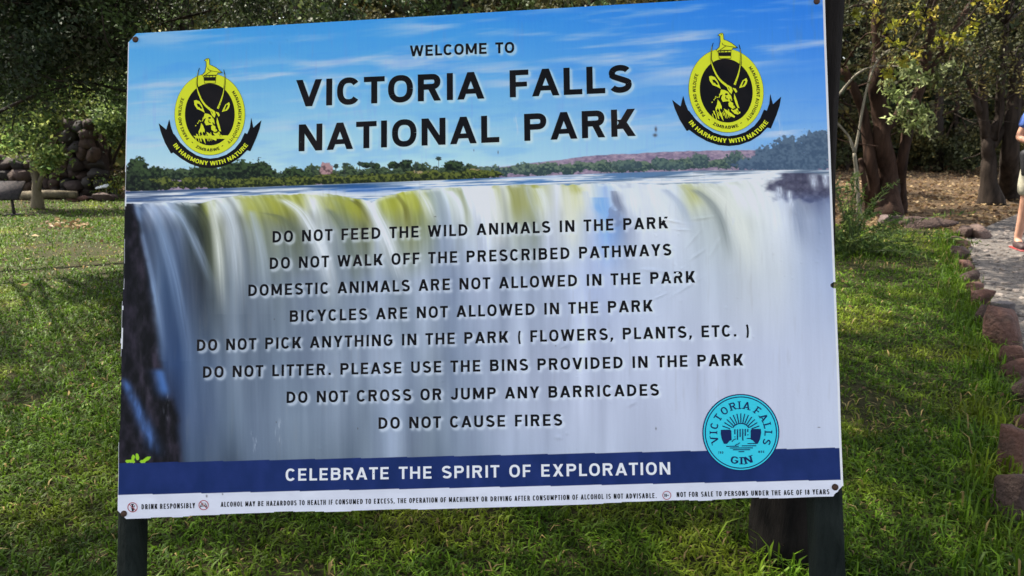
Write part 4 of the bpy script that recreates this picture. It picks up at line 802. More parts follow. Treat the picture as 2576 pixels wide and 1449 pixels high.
# ---- small prohibition signs on the white foot
def pic_sign(cx, cy, r, kind):
    cv = lambda q: uv(cx + np.asarray(q)[:, 0] * r, cy + np.asarray(q)[:, 1] * r)
    e = bpy.data.objects.new('pictogram', None); COL.objects.link(e); e.parent = sgn
    a, b = ell(0, 0, 1, 1, n=40), ell(0, 0, .86, .86, n=40); flat([[np.array([a[i], a[i + 1], b[i + 1], b[i]]) for i in range(39)]] + ([[np.array([(-.66, -.56), (-.56, -.66), (.66, .56), (.56, .66)])]] if kind != 'age' else []), 'red_ring', red_p, e, .0012, cv)
    if kind == 'woman':
        f = [fill(ell(-.02, -.5, .19, .17, n=14)), fill(ell(-.16, -.62, .12, .1, n=10)), fill(ell(.14, -.62, .12, .1, n=10)), fill([(-.12, -.34), (.12, -.34), (.16, .05), (.3, .34), (.14, .82), (-.14, .82), (-.2, .4), (-.08, .1)]), sweep([(-.1, -.2), (-.32, .05), (-.12, .3)], .1), sweep([(.1, -.22), (.36, -.05), (.46, -.42)], .1)]
    elif kind == 'car':
        f = [fill([(-.44, -.42), (.4, -.45), (.5, -.1), (.62, 0), (.62, .38), (.5, .4), (.48, .26), (-.5, .3), (-.52, .44), (-.66, .44), (-.66, 0), (-.52, -.08)])]
    else: f = []
    if f: flat(f, 'figure', ink, e, .0008, cv)
    if kind == 'car': flat([fill([(-.36, -.33), (.33, -.36), (.4, -.12), (-.42, -.1)]), fill(ell(-.46, .1, .1, .08, n=12)), fill(ell(.44, .07, .1, .08, n=12)), fill([(-.3, .08), (.28, .05), (.26, .16), (-.28, .18)])], 'cut_outs', white_p, e, .0010, cv)
    if kind == 'age': layer([np.stack([q[:, 0] * .72 + x_ * .72 - .62, -q[:, 1] * .72 + .36], 1) for g_, x_, w_ in layout('18+', .17, .16, .4, .8)[0] for q in g_], 'lettering', ink, e, .0012, cv)
pic_sign(334, 1276, 12.6, 'woman'); pic_sign(512.5, 1270.5, 12.6, 'car'); pic_sign(1677, 1245.5, 11, 'age')

# ------------------------------------------------------------------ trees and bushes
def pick(cols, n, r, lo=.7, hi=1.3):
    c = np.array(cols)[r.integers(0, len(cols), n)]; return c * r.uniform(lo, hi, (n, 1))
def foliage(mb, clumps, n_per, size, asp, cols, seed, droop=.3, spray=7, spread=.06):
    """clumps: (centre, radius); leaves sit along short sprays inside each clump"""
    r = np.random.default_rng(seed); P_, C_ = [], []
    for (c, rad) in clumps:
        n = int(n_per * r.uniform(.7, 1.3)); m = max(4, int(spray)); d = r.normal(size=(m, 3)); d /= np.linalg.norm(d, axis=1)[:, None]; d *= (rad * r.uniform(.5, 1.15, m))[:, None]; d[:, 2] = d[:, 2] * .75
        o = r.normal(0, rad * .28, (m, 3)); i = r.integers(0, m, n); t = r.uniform(0, 1, n)[:, None]
        p = np.asarray(c) + o[i] + d[i] * t; p[:, 2] -= (droop * rad * t[:, 0] ** 2); p = p + r.normal(0, spread * (.5 + t), (n, 3))
        col = pick(cols, m, r, .6, 1.35)[i] * r.uniform(.75, 1.25, (n, 1)); P_.append(p); C_.append(col)
    p = np.vstack(P_); c = np.vstack(C_); k = p[:, 2] > .02
    leaves(mb, p[k], size, asp, c[k], droop=droop * .6, seed=seed + 1)
def tree(name, label, stems, clumps, n_per, size, asp, cols, bark, seed, group=None, cat='tree', droop=.3, twigs=True, sides=9, spread=.06, spray=7, extra=None, twr=.010, lm='leaf'):
    base = np.asarray(stems[0][0][0]); t = thing(name, (base[0], base[1], 0), label, cat, group); r = np.random.default_rng(seed)
    mb = MB(); allp = []
    for k, (pts, r0, r1) in enumerate(stems):
        p = spline(pts, max(16, 5 * len(pts))); s = np.linspace(0, 1, len(p)); rad = r0 + (r1 - r0) * s ** .8
        if k == 0 or p[0][2] < .05: rad = rad * (1 + .45 * np.exp(-(p[:, 2] / .22) ** 2))
        p = p + (vnoise(s * 9, s * 0 + k, seed) - .5)[:, None] * np.array((.6, .6, 0)) * r0
        if p[0][2] < .05: p[0][2] = -.06
        tube(mb, p, rad, sides, wob=.11, seed=seed + k); allp.append(np.hstack([p, rad[:, None]]))
    mb.build('trunk', bark, t, smooth=True); A = np.vstack(allp)
    if twigs and clumps:
        mb = MB()
        for (c, rad) in clumps:
            c = np.asarray(c); cost = np.linalg.norm(A[:, :3] - c, axis=1) + np.maximum(A[:, 2] - c[2], 0) * .3; a = A[np.argmin(cost)]; L = np.linalg.norm(c - a[:3])
            mid = (a[:3] + c) / 2 + r.normal(0, .07 * L, 3) + np.array((0, 0, .10 * L)); rr = min(a[3] * .6, twr * (1 + .5 * L))
            tube(mb, spline([a[:3], mid, c], 12), np.linspace(rr, .005, 13)[:len(spline([a[:3], mid, c], 12))], 5)
            for q in range(3):
                e = c + r.normal(0, rad * .6, 3); tube(mb, spline([mid * .35 + c * .65, (mid + c + e) / 3, e], 8), np.linspace(.006, .0025, len(spline([mid, c, e], 8))), 4)
        if extra: 
            for (pts, r0, r1) in extra:
                p = spline(pts, 20); tube(mb, p, np.linspace(r0, r1, len(p)), 5)
        mb.build('branches', bark, t, smooth=True)
    if clumps:
        mb = MB(); foliage(mb, clumps, n_per, size, asp, cols, seed + 5, droop, spray, spread); mb.build('crown', M[lm], t, col=True)
    return t
def clumps_px(n, xr, yr, Yr, rr, seed, keep=None):
    r = np.random.default_rng(seed); out = []
    while len(out) < n:
        x, y, Y = r.uniform(*xr), r.uniform(*yr), r.uniform(*Yr)
        if keep and not keep(x, y): continue
        out.append((P(x, y, Y), r.uniform(*rr)))
    return out
DARK = [(.030, .045, .018), (.040, .055, .022), (.026, .040, .022), (.050, .055, .028)]
MID = [(.060, .095, .028), (.075, .11, .034), (.050, .085, .032), (.095, .12, .035)]
LIT = [(.13, .20, .05), (.18, .24, .06), (.10, .17, .05), (.22, .25, .07)]  # greens raised so the leaves read as sunlit
YEL = [(.30, .30, .03), (.38, .34, .04), (.24, .26, .04), (.42, .33, .05)]
OLV = [(.062, .062, .022), (.085, .078, .026), (.05, .055, .022), (.12, .10, .032)]
DIM = [(.038, .048, .020), (.050, .056, .022), (.034, .042, .020), (.065, .062, .026)]
def tangle(n, xr, yr, Yr, seed, r0=.012):
    r = np.random.default_rng(seed); out = []
    for k in range(n):
        x, y, Y = r.uniform(*xr), r.uniform(*yr), r.uniform(*Yr); dx, dy = r.normal(0, 110), r.normal(-60, 60); a = P(x, y, Y); c = P(x + dx, y + dy, Y + r.normal(0, .4)); m = (a + c) / 2 + r.normal(0, .10, 3)
        out.append(([a, m, c], r0 * r.uniform(.5, 1.3), .003))
    return out
def gp(x, y): return G(x, y)

# big dark tree left of the board, its boughs hang over the lawn
a0 = P(440, 60, 9.0); b0 = np.array((a0[0] - .1, 9.0, 0))
cl = clumps_px(84, (-70, 330), (-260, 330), (5.2, 7.4), (.24, .46), 31, lambda x, y: y < 140 + 45 * math.sin(x * .03) + (70 if x < 40 else 0))
cl += clumps_px(24, (300, 760), (-260, 70), (6.2, 9.0), (.3, .5), 33)
rq = np.random.default_rng(35); cl += [((rq.uniform(-7.5, .2), rq.uniform(2.6, 6.2), rq.uniform(3.7, 5.4)), rq.uniform(.5, .8)) for k in range(105)]     # unseen boughs added above the picture to shade the near lawn
ex = []
r = np.random.default_rng(8)
for (p, q, s_, Y) in (((-60, 225), (120, 178), (330, 150), 6.2), ((-40, 300), (110, 240), (210, 205), 5.6), ((330, 232), (200, 214), (90, 200), 6.6), ((330, 40), (120, 70), (-80, 130), 5.9), ((40, -30), (150, 60), (320, 130), 6.4), ((560, 20), (420, 70), (260, 108), 7.4), ((-60, 60), (60, 190), (30, 330), 6.1), ((640, -40), (560, 50), (480, 110), 7.8), ((150, -40), (80, 120), (-30, 290), 6.9), ((330, 100), (180, 120), (20, 118), 5.6)):
    ex.append(([P(*p, Y), P(*q, Y - .1) + r.normal(0, .04, 3), P(*s_, Y + .2)], .016, .005))
ex += tangle(44, (-60, 330), (-30, 240), (5.0, 7.2), 36, .010)
tree('canopy_tree', 'dark fine leaved tree whose drooping boughs fill the upper left', [([b0, b0 + (.05, 0, 1.4), a0, a0 + (.1, 0, 1.8)], .17, .10), ([a0, a0 + (-1.6, -.6, .9), a0 + (-3.2, -1.4, .8)], .09, .035), ([a0 + (0, 0, .6), a0 + (1.3, -.5, 1.2), a0 + (2.4, -1, 1.1)], .08, .03), ([a0 + (-.3, 0, .2), a0 + (-1.4, -1.4, .3), a0 + (-2.6, -2.3, .0)], .06, .02)],
     cl, 900, .036, .5, DARK + MID[:1], M['bark_dark'], 41, droop=.5, spread=.07, spray=9, extra=ex)
# small forked tree at the left edge of the lawn
b = gp(90, 527); Y = b[1]; w = lambda x, y, dY=0: P(x, y, Y + dY)
cl = [(w(x, y, dy), rr) for x, y, dy, rr in ((100, 318, -.3, .30), (72, 330, -.2, .26), (112, 350, -.4, .22), (126, 384, -.5, .15), (112, 404, -.4, .12), (140, 392, -.5, .10), (58, 300, 0, .32), (30, 290, .2, .34), (120, 285, .2, .34), (95, 255, .2, .45), (20, 258, .3, .5), (60, 230, 0, .5), (95, 215, .1, .5), (130, 190, .1, .5), (30, 200, .1, .5), (165, 250, .1, .4), (75, 170, .2, .5), (200, 215, .2, .4), (140, 225, 0, .4), (-40, 280, .1, .5), (40, 350, -.2, .16))]
tree('forked_tree', 'small grey barked tree forking low, standing before the stone wall', [([b, w(91, 470), w(88, 415), w(93, 350), w(84, 290)], .072, .04), ([w(97, 478), w(112, 425), w(128, 385), w(150, 330)], .038, .022)], cl, 300, .075, .5, LIT, M['bark_grey'], 51, droop=.4, spread=.07, lm='leaf_thin')
# slender many stemmed tree at the wall's right end
b = gp(262, 500); Y = b[1] + 1.0; b = np.array((b[0] * Y / b[1], Y, 0)); w = lambda x, y, dY=0: P(x, y, Y + dY)
cl = clumps_px(24, (240, 335), (225, 345), (Y - .8, Y + 1.2), (.2, .34), 37)
tree('slender_tree', 'slender tree with several thin fanning stems beside the stone wall end', [([b, w(256, 430), w(246, 360), w(244, 300)], .05, .02), ([b + (.05, 0, 0), w(262, 420), w(256, 350), w(262, 290)], .045, .02), ([b + (.1, 0, 0), w(270, 425), w(280, 370), w(290, 310)], .05, .02), ([b + (.14, .1, 0), w(276, 440), w(292, 390), w(314, 345)], .04, .02)], cl, 330, .085, .5, MID + LIT[:2], M['bark_dark'], 61, droop=.3, spread=.09)
# trees whose crowns top the board
for i, (x, Y, n, col, lab, rr) in enumerate(((830, 11.5, 22, MID + DARK, 'green crowned tree rising behind the board left of its middle', .10), (1110, 13.5, 22, OLV + MID, 'olive crowned tree with a thick dark trunk behind the heading', .17), (1430, 12.0, 22, MID + OLV, 'dark stemmed tree behind the upper right half of the board', .11), (1790, 14.0, 26, MID + OLV, 'green tree behind the top right corner of the board', .14))):
    b = np.array(((x - 1288) / FD * (Y * CP + .4), Y, 0)); q = P(x + 12, 20, Y); cl = clumps_px(n, (x - 250, x + 250), (-240, 95), (Y - 2, Y + 2.5), (.4, .75), 71 + i)
    tree('tall_tree', lab, [([b, (b + q) / 2 + (.1, 0, 0), q, q + (.2, 0, 1.6)], rr, rr * .6), ([q, q + (-1.2, 0, .8), q + (-2, 0, 1.3)], rr * .5, .03), ([q + (0, 0, .3), q + (1.1, 0, 1.0), q + (1.9, .2, 1.4)], rr * .5, .03)], cl, 420, .085, .5, col, M['bark_dark'], 81 + i, group='trees behind the board', spread=.1, twr=.02)
# near trunk right behind the right post; its unseen crown is spread wide to shade board and lawn
b = G(1972, 1398); q = P(2056, 120, b[1] + .12); up = q - np.array((b[0], b[1], 0))
top = q + (.10, .1, 2.6)
cl = [((top[0] + x, top[1] + y, top[2] + z), rr) for x, y, z, rr in [(r.uniform(-8.5, 1.5), r.uniform(-3.6, 3.2), r.uniform(-.2, 1.6), r.uniform(.7, 1.1)) for k in range(105)] + [(r.uniform(-2.2, 3.2), r.uniform(1.0, 7.5), r.uniform(.3, 1.9), r.uniform(.6, 1.0)) for k in range(48)]]
tree('near_tree', 'dark rough trunk standing close behind the right post of the board', [([b, b * .62 + q * .38 + (.0, .0, 0), q, q + (.02, .05, 1.2), top], .098, .06), ([q + (.02, .05, 1.1), q + (-1.2, .6, 2.2), top + (-2.6, .9, .5)], .05, .03), ([q + (.02, .05, 1.3), q + (.9, .8, 2.4), top + (1.6, 1.2, .5)], .05, .03)], cl, 420, .10, .5, MID, M['bark_black'], 91, spread=.12, twr=.02, sides=14)

# right hand side
b = gp(2222, 545); Y = b[1]; w = lambda x, y, dY=0: P(x, y, Y + dY)
cl = clumps_px(34, (2090, 2420), (-220, 190), (Y - 1.4, Y + 2.2), (.3, .55), 101)
tree('many_stemmed_tree', 'thick reddish brown tree splitting into several heavy stems right of the board',
     [([gp(2240, 548), w(2232, 440), w(2218, 330), w(2206, 240), w(2212, 120), w(2216, -40)], .15, .085), ([gp(2205, 540), w(2196, 440), w(2178, 340), w(2160, 250), w(2120, 170)], .10, .05), ([gp(2262, 535), w(2268, 420), w(2284, 320), w(2312, 230), w(2335, 110), w(2350, -30)], .085, .055),
      ([w(2226, 330), w(2262, 285), w(2272, 240)], .07, .05), ([gp(2190, 536), w(2176, 470), w(2165, 400)], .05, .03), ([w(2310, 232), w(2360, 150), w(2400, 80), w(2440, 10)], .05, .03), ([w(2330, 200), w(2390, 165), w(2440, 120)], .04, .02)],
     cl, 260, .065, .42, OLV + DIM, M['bark_red'], 103, droop=.5, spread=.07, sides=11, extra=tangle(26, (2110, 2420), (0, 420), (Y - .9, Y + 1), 104))
b = gp(2492, 514); Y = b[1]; w = lambda x, y, dY=0: P(x, y, Y + dY)
cl = clumps_px(36, (2400, 2680), (-220, 300), (Y - 1.2, Y + 2), (.35, .6), 111)
tree('leaning_tree', 'dark trunked tree with a thin limb leaning left, beside the walking person', [([b, w(2488, 440), w(2486, 380), w(2478, 330), w(2470, 240), w(2474, 120)], .15, .05), ([w(2482, 350), w(2462, 270), w(2440, 215), w(2412, 175)], .065, .03), ([w(2490, 350), w(2512, 300), w(2520, 200), w(2530, 60)], .09, .05), ([w(2492, 370), w(2530, 320), w(2585, 240)], .08, .04), ([gp(2536, 500), w(2540, 400), w(2548, 300), w(2556, 150)], .16, .09)],
     cl, 270, .07, .42, OLV + DIM, M['bark_dark'], 113, droop=.45, spread=.08, sides=11, extra=tangle(26, (2380, 2640), (0, 420), (Y - .9, Y + 1), 114))
# pale forked sapling and its long arching shoots
b = gp(2164, 548); Y = b[1] - .35; b = np.array((b[0] * Y / b[1], Y, 0)); w = lambda x, y, dY=0: P(x, y, Y + dY)
cl = [(w(x, y, dy), rr) for x, y, dy, rr in ((2285, 165, -.3, .17), (2300, 178, -.2, .18), (2262, 155, -.2, .14), (2258, 235, -.3, .18), (2285, 262, -.3, .20), (2310, 275, -.3, .17), (2268, 285, -.2, .16), (2235, 205, -.2, .12), (2325, 190, 0, .14), (2385, 165, 0, .18), (2372, 185, 0, .15), (2340, 300, 0, .16), (2302, 310, -.1, .15))]
tree('pale_sapling', 'thin pale grey sapling forking low beside the right edge of the board', [([b, w(2156, 470), w(2150, 385)], .030, .024), ([w(2150, 385), w(2135, 345), w(2108, 312), w(2086, 300)], .018, .014), ([w(2150, 385), w(2162, 320), w(2178, 235), w(2200, 165), w(2226, 132), w(2260, 124), w(2300, 131)], .020, .008), ([w(2086, 275, .1), w(2120, 225, .1), w(2165, 180, .05), w(2215, 166, .0), w(2270, 168, -.2)], .022, .008)],
     cl, 62, .095, .34, [(.22, .27, .09), (.15, .20, .06), (.28, .32, .14)], M['bark_pale'], 121, droop=.9, twigs=False, spread=.03, spray=6, twr=.006)
# yellow leaved young tree in front of it, mostly above the picture
b = gp(2330, 560); Y = 5.6; b = np.array((P(2800, 300, Y)[0], Y, 0)); w = lambda x, y, dY=0: P(x, y, Y + dY)
cl = [(w(x, y, dy), rr) for x, y, dy, rr in ((2300, 38, .0, .07), (2318, 20, .0, .08), (2345, 28, 0, .07), (2262, 60, 0, .07), (2370, 90, 0, .07), (2396, 92, 0, .06), (2270, 150, 0, .05), (2232, 180, 0, .04), (2428, 70, 0, .08), (2440, 50, 0, .07), (2500, 20, 0, .08), (2246, 100, 0, .07), (2310, 130, 0, .06), (2200, 20, 0, .07), (2150, 30, 0, .06), (2460, -10, 0, .1), (2540, -20, 0, .1))]
tree('yellow_leaved_tree', 'young tree with bright yellow leaf sprays hanging at the upper right', [([b, w(2780, 300), w(2740, 60), w(2640, -60)], .045, .03), ([w(2660, -45), w(2480, -30), w(2340, -10), w(2200, -40)], .02, .008), ([w(2340, -10), w(2318, 60), w(2290, 110), w(2232, 178)], .008, .003), ([w(2480, -20), w(2440, 40), w(2380, 95)], .008, .003)], cl, 26, .042, .6, YEL, M['bark_dark'], 131, droop=.8, spread=.015, spray=5, twr=.003)

# bushes
def bush(name, label, cen, n, rx, rz, cols, size, seed, npl=140, group=None, asp=.45):
    r = np.random.default_rng(seed); c = np.asarray(cen); cl = []
    for k in range(n):
        d = r.normal(size=3); d /= np.linalg.norm(d); d *= r.uniform(.3, 1); cl.append((c + np.array((d[0] * rx, d[1] * rx * .7, rz * (.55 + .45 * d[2]))), rx * .35))
    st = [([c * (1, 1, 0), c * (1, 1, 0) + (r.uniform(-.3, .3) * rx, 0, rz * .5), c * (1, 1, 0) + (r.uniform(-.8, .8) * rx, 0, rz)], .02, .008) for k in range(4)]
    return tree(name, label, st, cl, npl, size, asp, cols, M['bark_dark'], seed, group=group, cat='bush', twigs=False, spread=.08)
for i, (x, y, rx, rz, col, lab) in enumerate(((2330, 432, 1.1, 1.5, OLV, 'olive green bush under the trees between the two big trunks'), (2420, 436, 1.2, 1.2, DIM, 'low green bush behind the leaf strewn clearing, left of the dark trunk'), (2130, 430, 1.0, 2.2, OLV + DIM, 'tall loose bush behind the pale sapling'), (2290, 420, 1.3, 2.4, DIM + DARK, 'tall dark bush deep in the wood right of the reddish trunk'), (2560, 440, 1.2, 1.6, OLV, 'yellowish bush at the far right behind the person'))):
    c = G(x, y); bush('bush', lab, (c[0], c[1], 0), 16, rx, rz, col, .10, 141 + i, 150, 'bushes in the wood on the right')
c = G(64, 452); c = P(40, 400, G(60, 503)[1] + .9); bush('creeper', 'bright green creeper spilling over the top of the low stone wall', (c[0], c[1], c[2] - .25), 8, .75, .3, LIT, .09, 151, 90)
bush('shrub', 'small yellow green shrub growing at the foot of the stone wall', G(272, 500), 6, .28, .4, YEL[:1] + LIT, .06, 153, 60)
bush('shrub', 'thin olive shrub by the wall corner next to the left post', G(298, 488), 9, .5, .55, OLV, .07, 155, 90)
# feathery grassy plant against the right post
c = G(2128, 640); t = thing('feathery_plant', (c[0], c[1], 0), 'dark green feathery plant with arching fronds against the right edge of the board', 'plant'); r = np.random.default_rng(160); fr = MB(); st = MB()
for k in range(64):
    an = r.uniform(0, 2 * math.pi); L = r.uniform(.55, 1.4); d = np.array((math.cos(an), math.sin(an) * .6, 0)); el = r.uniform(.35, 1.25)
    if k < 3: d = np.array((-.15 + .1 * k, 0, 0)); L = .9; el = 1.45
    s = np.linspace(0, 1, 14)[:, None]; p = np.array((c[0], c[1], 0)) + r.normal(0, .07, 3) * (1, 1, 0) + d * s * L * math.cos(el) * 1.3 + np.array((0, 0, 1)) * (s * L * math.sin(el) - .45 * L * s ** 2 * math.cos(el))
    p[:, 2] = np.maximum(p[:, 2], .02); tube(st, p, np.linspace(.006, .002, 14), 4); m = 46; i = r.uniform(.12, 1, m) * 13; i0 = i.astype(int).clip(0, 12); q = p[i0] + (p[i0 + 1] - p[i0]) * (i - i0)[:, None]
    leaves(fr, q + r.normal(0, .012, q.shape),   .095, .16, pick([(.045, .085, .022), (.07, .12, .03), (.10, .15, .035), (.16, .21, .05)], m, r), seed=int(r.integers(1e6)), fold=.1)
st.build('stems', M['grass'], t, col=True).data.materials[0] = mat('frond_stem', (.05, .07, .02), .6); fr.build('fronds', M['leaf'], t, col=True)
# wood behind everything
r = np.random.default_rng(170); wd = MB(); n = 130000
y = r.uniform(20, 42, n); x = r.uniform(-1, 1, n) * (y * .8 + 6); hmax = 7.5 + 5 * fbm(x / 6, y / 6, 171, 3); z = r.uniform(0, 1, n) ** 1.15 * hmax
k = vnoise(x / 1.1 + z / 2.3, z / 1.1 + y, 173) > .12 + .12 * (z > 5); x, y, z = x[k], y[k], z[k]
cols = pick(OLV + DARK + DIM, len(x), r, .6, 1.2); lm = (x < -.36 * y) & (z < 4.5); cols[lm] = pick([(.30, .26, .07), (.22, .22, .06), (.16, .17, .05)], lm.sum(), r)  # low left leaves coloured yellow to stand for sunlit dry growth
leaves(wd, np.stack([x, y, z], 1), .42, .6, cols, seed=175)
for k in range(70):
    Y = r.uniform(19, 34); X = r.uniform(-.75, .75) * Y; q = np.array((X, Y, 0)); tube(wd, spline([q, q + (r.normal(0, .2), 0, 2.5), q + (r.normal(0, .7), 0, 7)], 8), np.linspace(r.uniform(.07, .2), .05, len(spline([q, q, q], 8))), 6, c=(.03, .022, .017))
tag(wd.build('woodland', M['leaf'], col=True), 'dense dim woodland closing off the view behind the lawn', 'woodland', kind='stuff')

# ------------------------------------------------------------------ stones
r = np.random.default_rng(180)
mb = MB(); Yw = G(60, 503)[1]; sc_ = Yw / FD
def wall_h(x):   # height of the wall along the picture
    return np.interp(x, [-300, -20, 130, 150, 175, 235, 258], [.72, .72, .78, 1.30, 1.42, 1.36, .35])
z = .0; row = 0
while z < 1.5:
    x = -330 + r.uniform(0, 20)
    while x < 256:
        wpx = r.uniform(20, 38); h = r.uniform(.15, .22)
        if z + h * .5 < wall_h(x) :
            p = P(x, 400, Yw + .25 + .08 * z + r.uniform(-.09, .09)); g = r.uniform(.6, 1.25)
            rock(mb, (p[0], p[1], z + h * .45 + r.uniform(-.02, .02)), (wpx * sc_ * .66, .22, h * .72), int(r.integers(1e6)), r.uniform(-.2, .2), np.array(((.050, .033, .028), (.040, .028, .025), (.060, .038, .029), (.034, .030, .028))[r.integers(0, 4)]) * g, blocky=.35, n=1)
        x += wpx * r.uniform(.8, .98)
    z += .17; row += 1
for (xa, xb, hh) in ((-330, 150, .62), (150, 172, 1.0), (172, 236, 1.22), (236, 250, .3)):      # dark packed core behind the facing stones
    pa, pb = P(xa, 400, Yw + .42), P(xb, 400, Yw + .42); V = [(pa[0], pa[1], 0), (pb[0], pb[1], 0), (pb[0], pb[1] + .5, 0), (pa[0], pa[1] + .5, 0)]; V = np.array(V + [(a, b_, hh) for a, b_, z_ in V]); mb.add(V, np.array([(0, 1, 5, 4), (1, 2, 6, 5), (2, 3, 7, 6), (3, 0, 4, 7), (4, 5, 6, 7)]), (.03, .02, .017))
wl = mb.build('stone_wall', M['rock'], col=True); tag(wl, 'dark dry stone wall of rounded boulders, stepping up to the right', 'wall')
WORDS = ['first', 'second', 'third', 'fourth', 'fifth', 'sixth', 'seventh', 'eighth', 'ninth', 'tenth', 'eleventh', 'twelfth', 'thirteenth', 'fourteenth', 'fifteenth', 'sixteenth', 'seventeenth']
def stone(name, label, x, y, wpx, hpx, c, group, seed, rz=0., blocky=.95, depth=.75):
    g = G(x, y); s = np.linalg.norm(g - np.array((0, 0, EYE))) / FD; a = wpx * s * .50; hz = hpx * s * .46
    mb = MB(); rock(mb, (g[0], g[1], hz * .72), (a, a * depth, hz), seed, rz, c, blocky, 2, .12); return tag(mb.build(name, M['rock_red'], col=True), label, 'stone', group)
RED, GRY, DRK = (.115, .058, .044), (.13, .115, .115), (.060, .038, .032)
EDGE = [(2560, 1300, 95, 120, DRK, 'dark low stone half sunk in grass, nearest the viewer on the path edge'), (2556, 1190, 88, 120, RED, 'broad purplish brown stone, second nearest on the path edge'), (2578, 1085, 50, 60, RED, 'small brown stone just beyond the broad near one on the path edge'),
        (2566, 1010, 44, 60, DRK, 'dark upright stone in the path edge, left of the mossy gap'), (2556, 955, 50, 62, RED, 'pointed reddish stone in the path edge'), (2546, 915, 60, 52, RED, 'rusty sloping stone in the path edge, beside the tallest block'), (2520, 868, 74, 112, (.125, .066, .052), 'tallest squared red block in the path edge'),
        (2474, 818, 46, 62, DRK, 'dark wedge shaped stone left of the tall red block'), (2520, 790, 56, 34, GRY, 'grey flat topped stone behind the tall red block'), (2462, 765, 54, 44, RED, 'rounded red brown stone on the path edge, just before the grey one'), (2448, 738, 40, 36, RED, 'small rounded reddish stone on the path edge'),
        (2440, 712, 34, 34, DRK, 'narrow dark stone on the path edge, beyond the rounded reddish one'), (2432, 685, 30, 32, RED, 'thin reddish stone at the bend of the path edge'), (2416, 652, 38, 34, DRK, 'dark square stone near the far end of the path edge'), (2412, 622, 38, 32, (.2, .12, .09), 'light reddish square stone at the far end of the path edge'),
        (2430, 598, 50, 30, DRK, 'low dark stone at the corner where edge and flat slabs meet'), (2462, 600, 46, 42, (.14, .095, .08), 'brown block on the path side of the corner')]
for i, (x, y, wpx, hpx, c, lab) in enumerate(EDGE): stone('edging_stone', lab, x, y, wpx, hpx, c, 'stones edging the path', 300 + i, r.uniform(-.5, .5))
stone('flat_slab', 'long flat dark slab bordering the end of the lawn', 2340, 574, 118, 30, DRK, 'slabs at the end of the lawn', 330, 0, .85, .3)
stone('flat_slab', 'short purplish slab at the foot of the reddish trunk', 2232, 568, 62, 30, (.11, .08, .075), 'slabs at the end of the lawn', 331, .1, .8, .5)
for i, (x, y, wpx, hpx, lab) in enumerate(((205, 507, 26, 16, 'low brown stone right of the log, by the lawn'), (226, 505, 24, 13, 'small dark stone in the border left of the big dark one'), (262, 507, 40, 26, 'biggest dark stone in the border below the wall corner'), (286, 505, 24, 20, 'dark stone in the border nearest the left post'), (180, 508, 20, 12, 'smallest reddish stone in the border, beside the log end'))):
    stone('border_stone', lab, x, y, wpx, hpx, (DRK, RED)[i in (0, 4)], 'stones bordering the lawn under the wall', 340 + i, r.uniform(-.6, .6), .5)
lg_ = MB(); a, b = G(55, 510), G(196, 508); a[2] = b[2] = .12; tube(lg_, [a, a * .5 + b * .5 + (0, 0, .02), b], [.07, .075, .065], 9, wob=.1); tag(lg_.build('log', M['bark_grey']), 'pale horizontal log edging the lawn in front of the stone wall', 'log')

# ------------------------------------------------------------------ small plaque on a post at the left edge, white plant marker
b = G(36, 541); s = np.linalg.norm(b - np.array((0, 0, EYE))) / FD
pl = thing('plaque', (b[0], b[1], 0), 'dark low plaque on a single short post at the left edge of the lawn', 'plaque'); iron = mat('dark_iron', (.03, .028, .03), .9, .08, noise=(30, (.06, .05, .05), .4, .7))
mb = MB(); tube(mb, [b, b + (0, 0, .28)], [.022, .018], 8); mb.build('post', iron, pl); mb = MB(); tube(mb, [b + (0, 0, .004), b + (0, 0, .02)], [.12, .10], 12); mb.build('base_plate', iron, pl)
def slab(mb, c, ex, ey, ez):
    c, ex, ey, ez = map(np.asarray, (c, ex, ey, ez)); V = [c + i * ex + j * ey + k * ez for i in (-1, 1) for j in (-1, 1) for k in (-1, 1)]; mb.add(V, np.array([(0, 1, 3, 2), (4, 6, 7, 5), (0, 4, 5, 1), (2, 3, 7, 6), (0, 2, 6, 4), (1, 5, 7, 3)]))
mb = MB(); slab(mb, b + (-.14, 0, .36), (.30, 0, 0), (0, .12, .12), (0, -.012, .012)); mb.build('plate', iron, pl)
b = G(262, 503); mk = thing('plant_marker', (b[0], b[1], 0), 'small white topped marker on two thin stakes below the stone wall', 'marker'); wm_ = mat('marker_white', (.75, .76, .8), .5)
mb = MB(); V0 = b + (0, 0, .24)
for q in (-1, 1): 
    m2 = MB(); tube(m2, [b + (q * .06, 0, 0), b + (q * .06, 0, .22)], [.008, .008], 6); m2.build('stake', M['bark_pale'], mk)
slab(mb, b + (0, 0, .235), (.10, 0, .015), (0, .05, .02), (0, -.008, .012)); mb.build('plate', wm_, mk)

# ------------------------------------------------------------------ the person walking in at the right edge
def skinned(name, verts, edges, rad, m, parent, root=0, sub=2):
    me = bpy.data.meshes.new(name); me.from_pydata(verts, edges, []); o = bpy.data.objects.new(name, me); COL.objects.link(o)
    sk = o.modifiers.new('skin', 'SKIN'); sk.use_smooth_shade = True; ss_ = o.modifiers.new('sub', 'SUBSURF'); ss_.levels = ss_.render_levels = sub
    if not me.skin_vertices: me.skin_vertices.new()
    for i, q in enumerate(rad): me.skin_vertices[0].data[i].radius = q if isinstance(q, tuple) else (q, q)
    me.skin_vertices[0].data[root].use_root = True
    bpy.context.view_layer.update(); dg = bpy.context.evaluated_depsgraph_get(); nm = bpy.data.meshes.new_from_object(o.evaluated_get(dg)); o.modifiers.clear(); o.data = nm; nm.materials.clear(); nm.materials.append(m)
    for p in nm.polygons: p.use_smooth = True
    o.parent = parent; return o
b = G(2589, 628); pe = thing('person', (b[0], b[1], 0), 'person in blue shirt and khaki shorts standing on the path at the right edge', 'person')
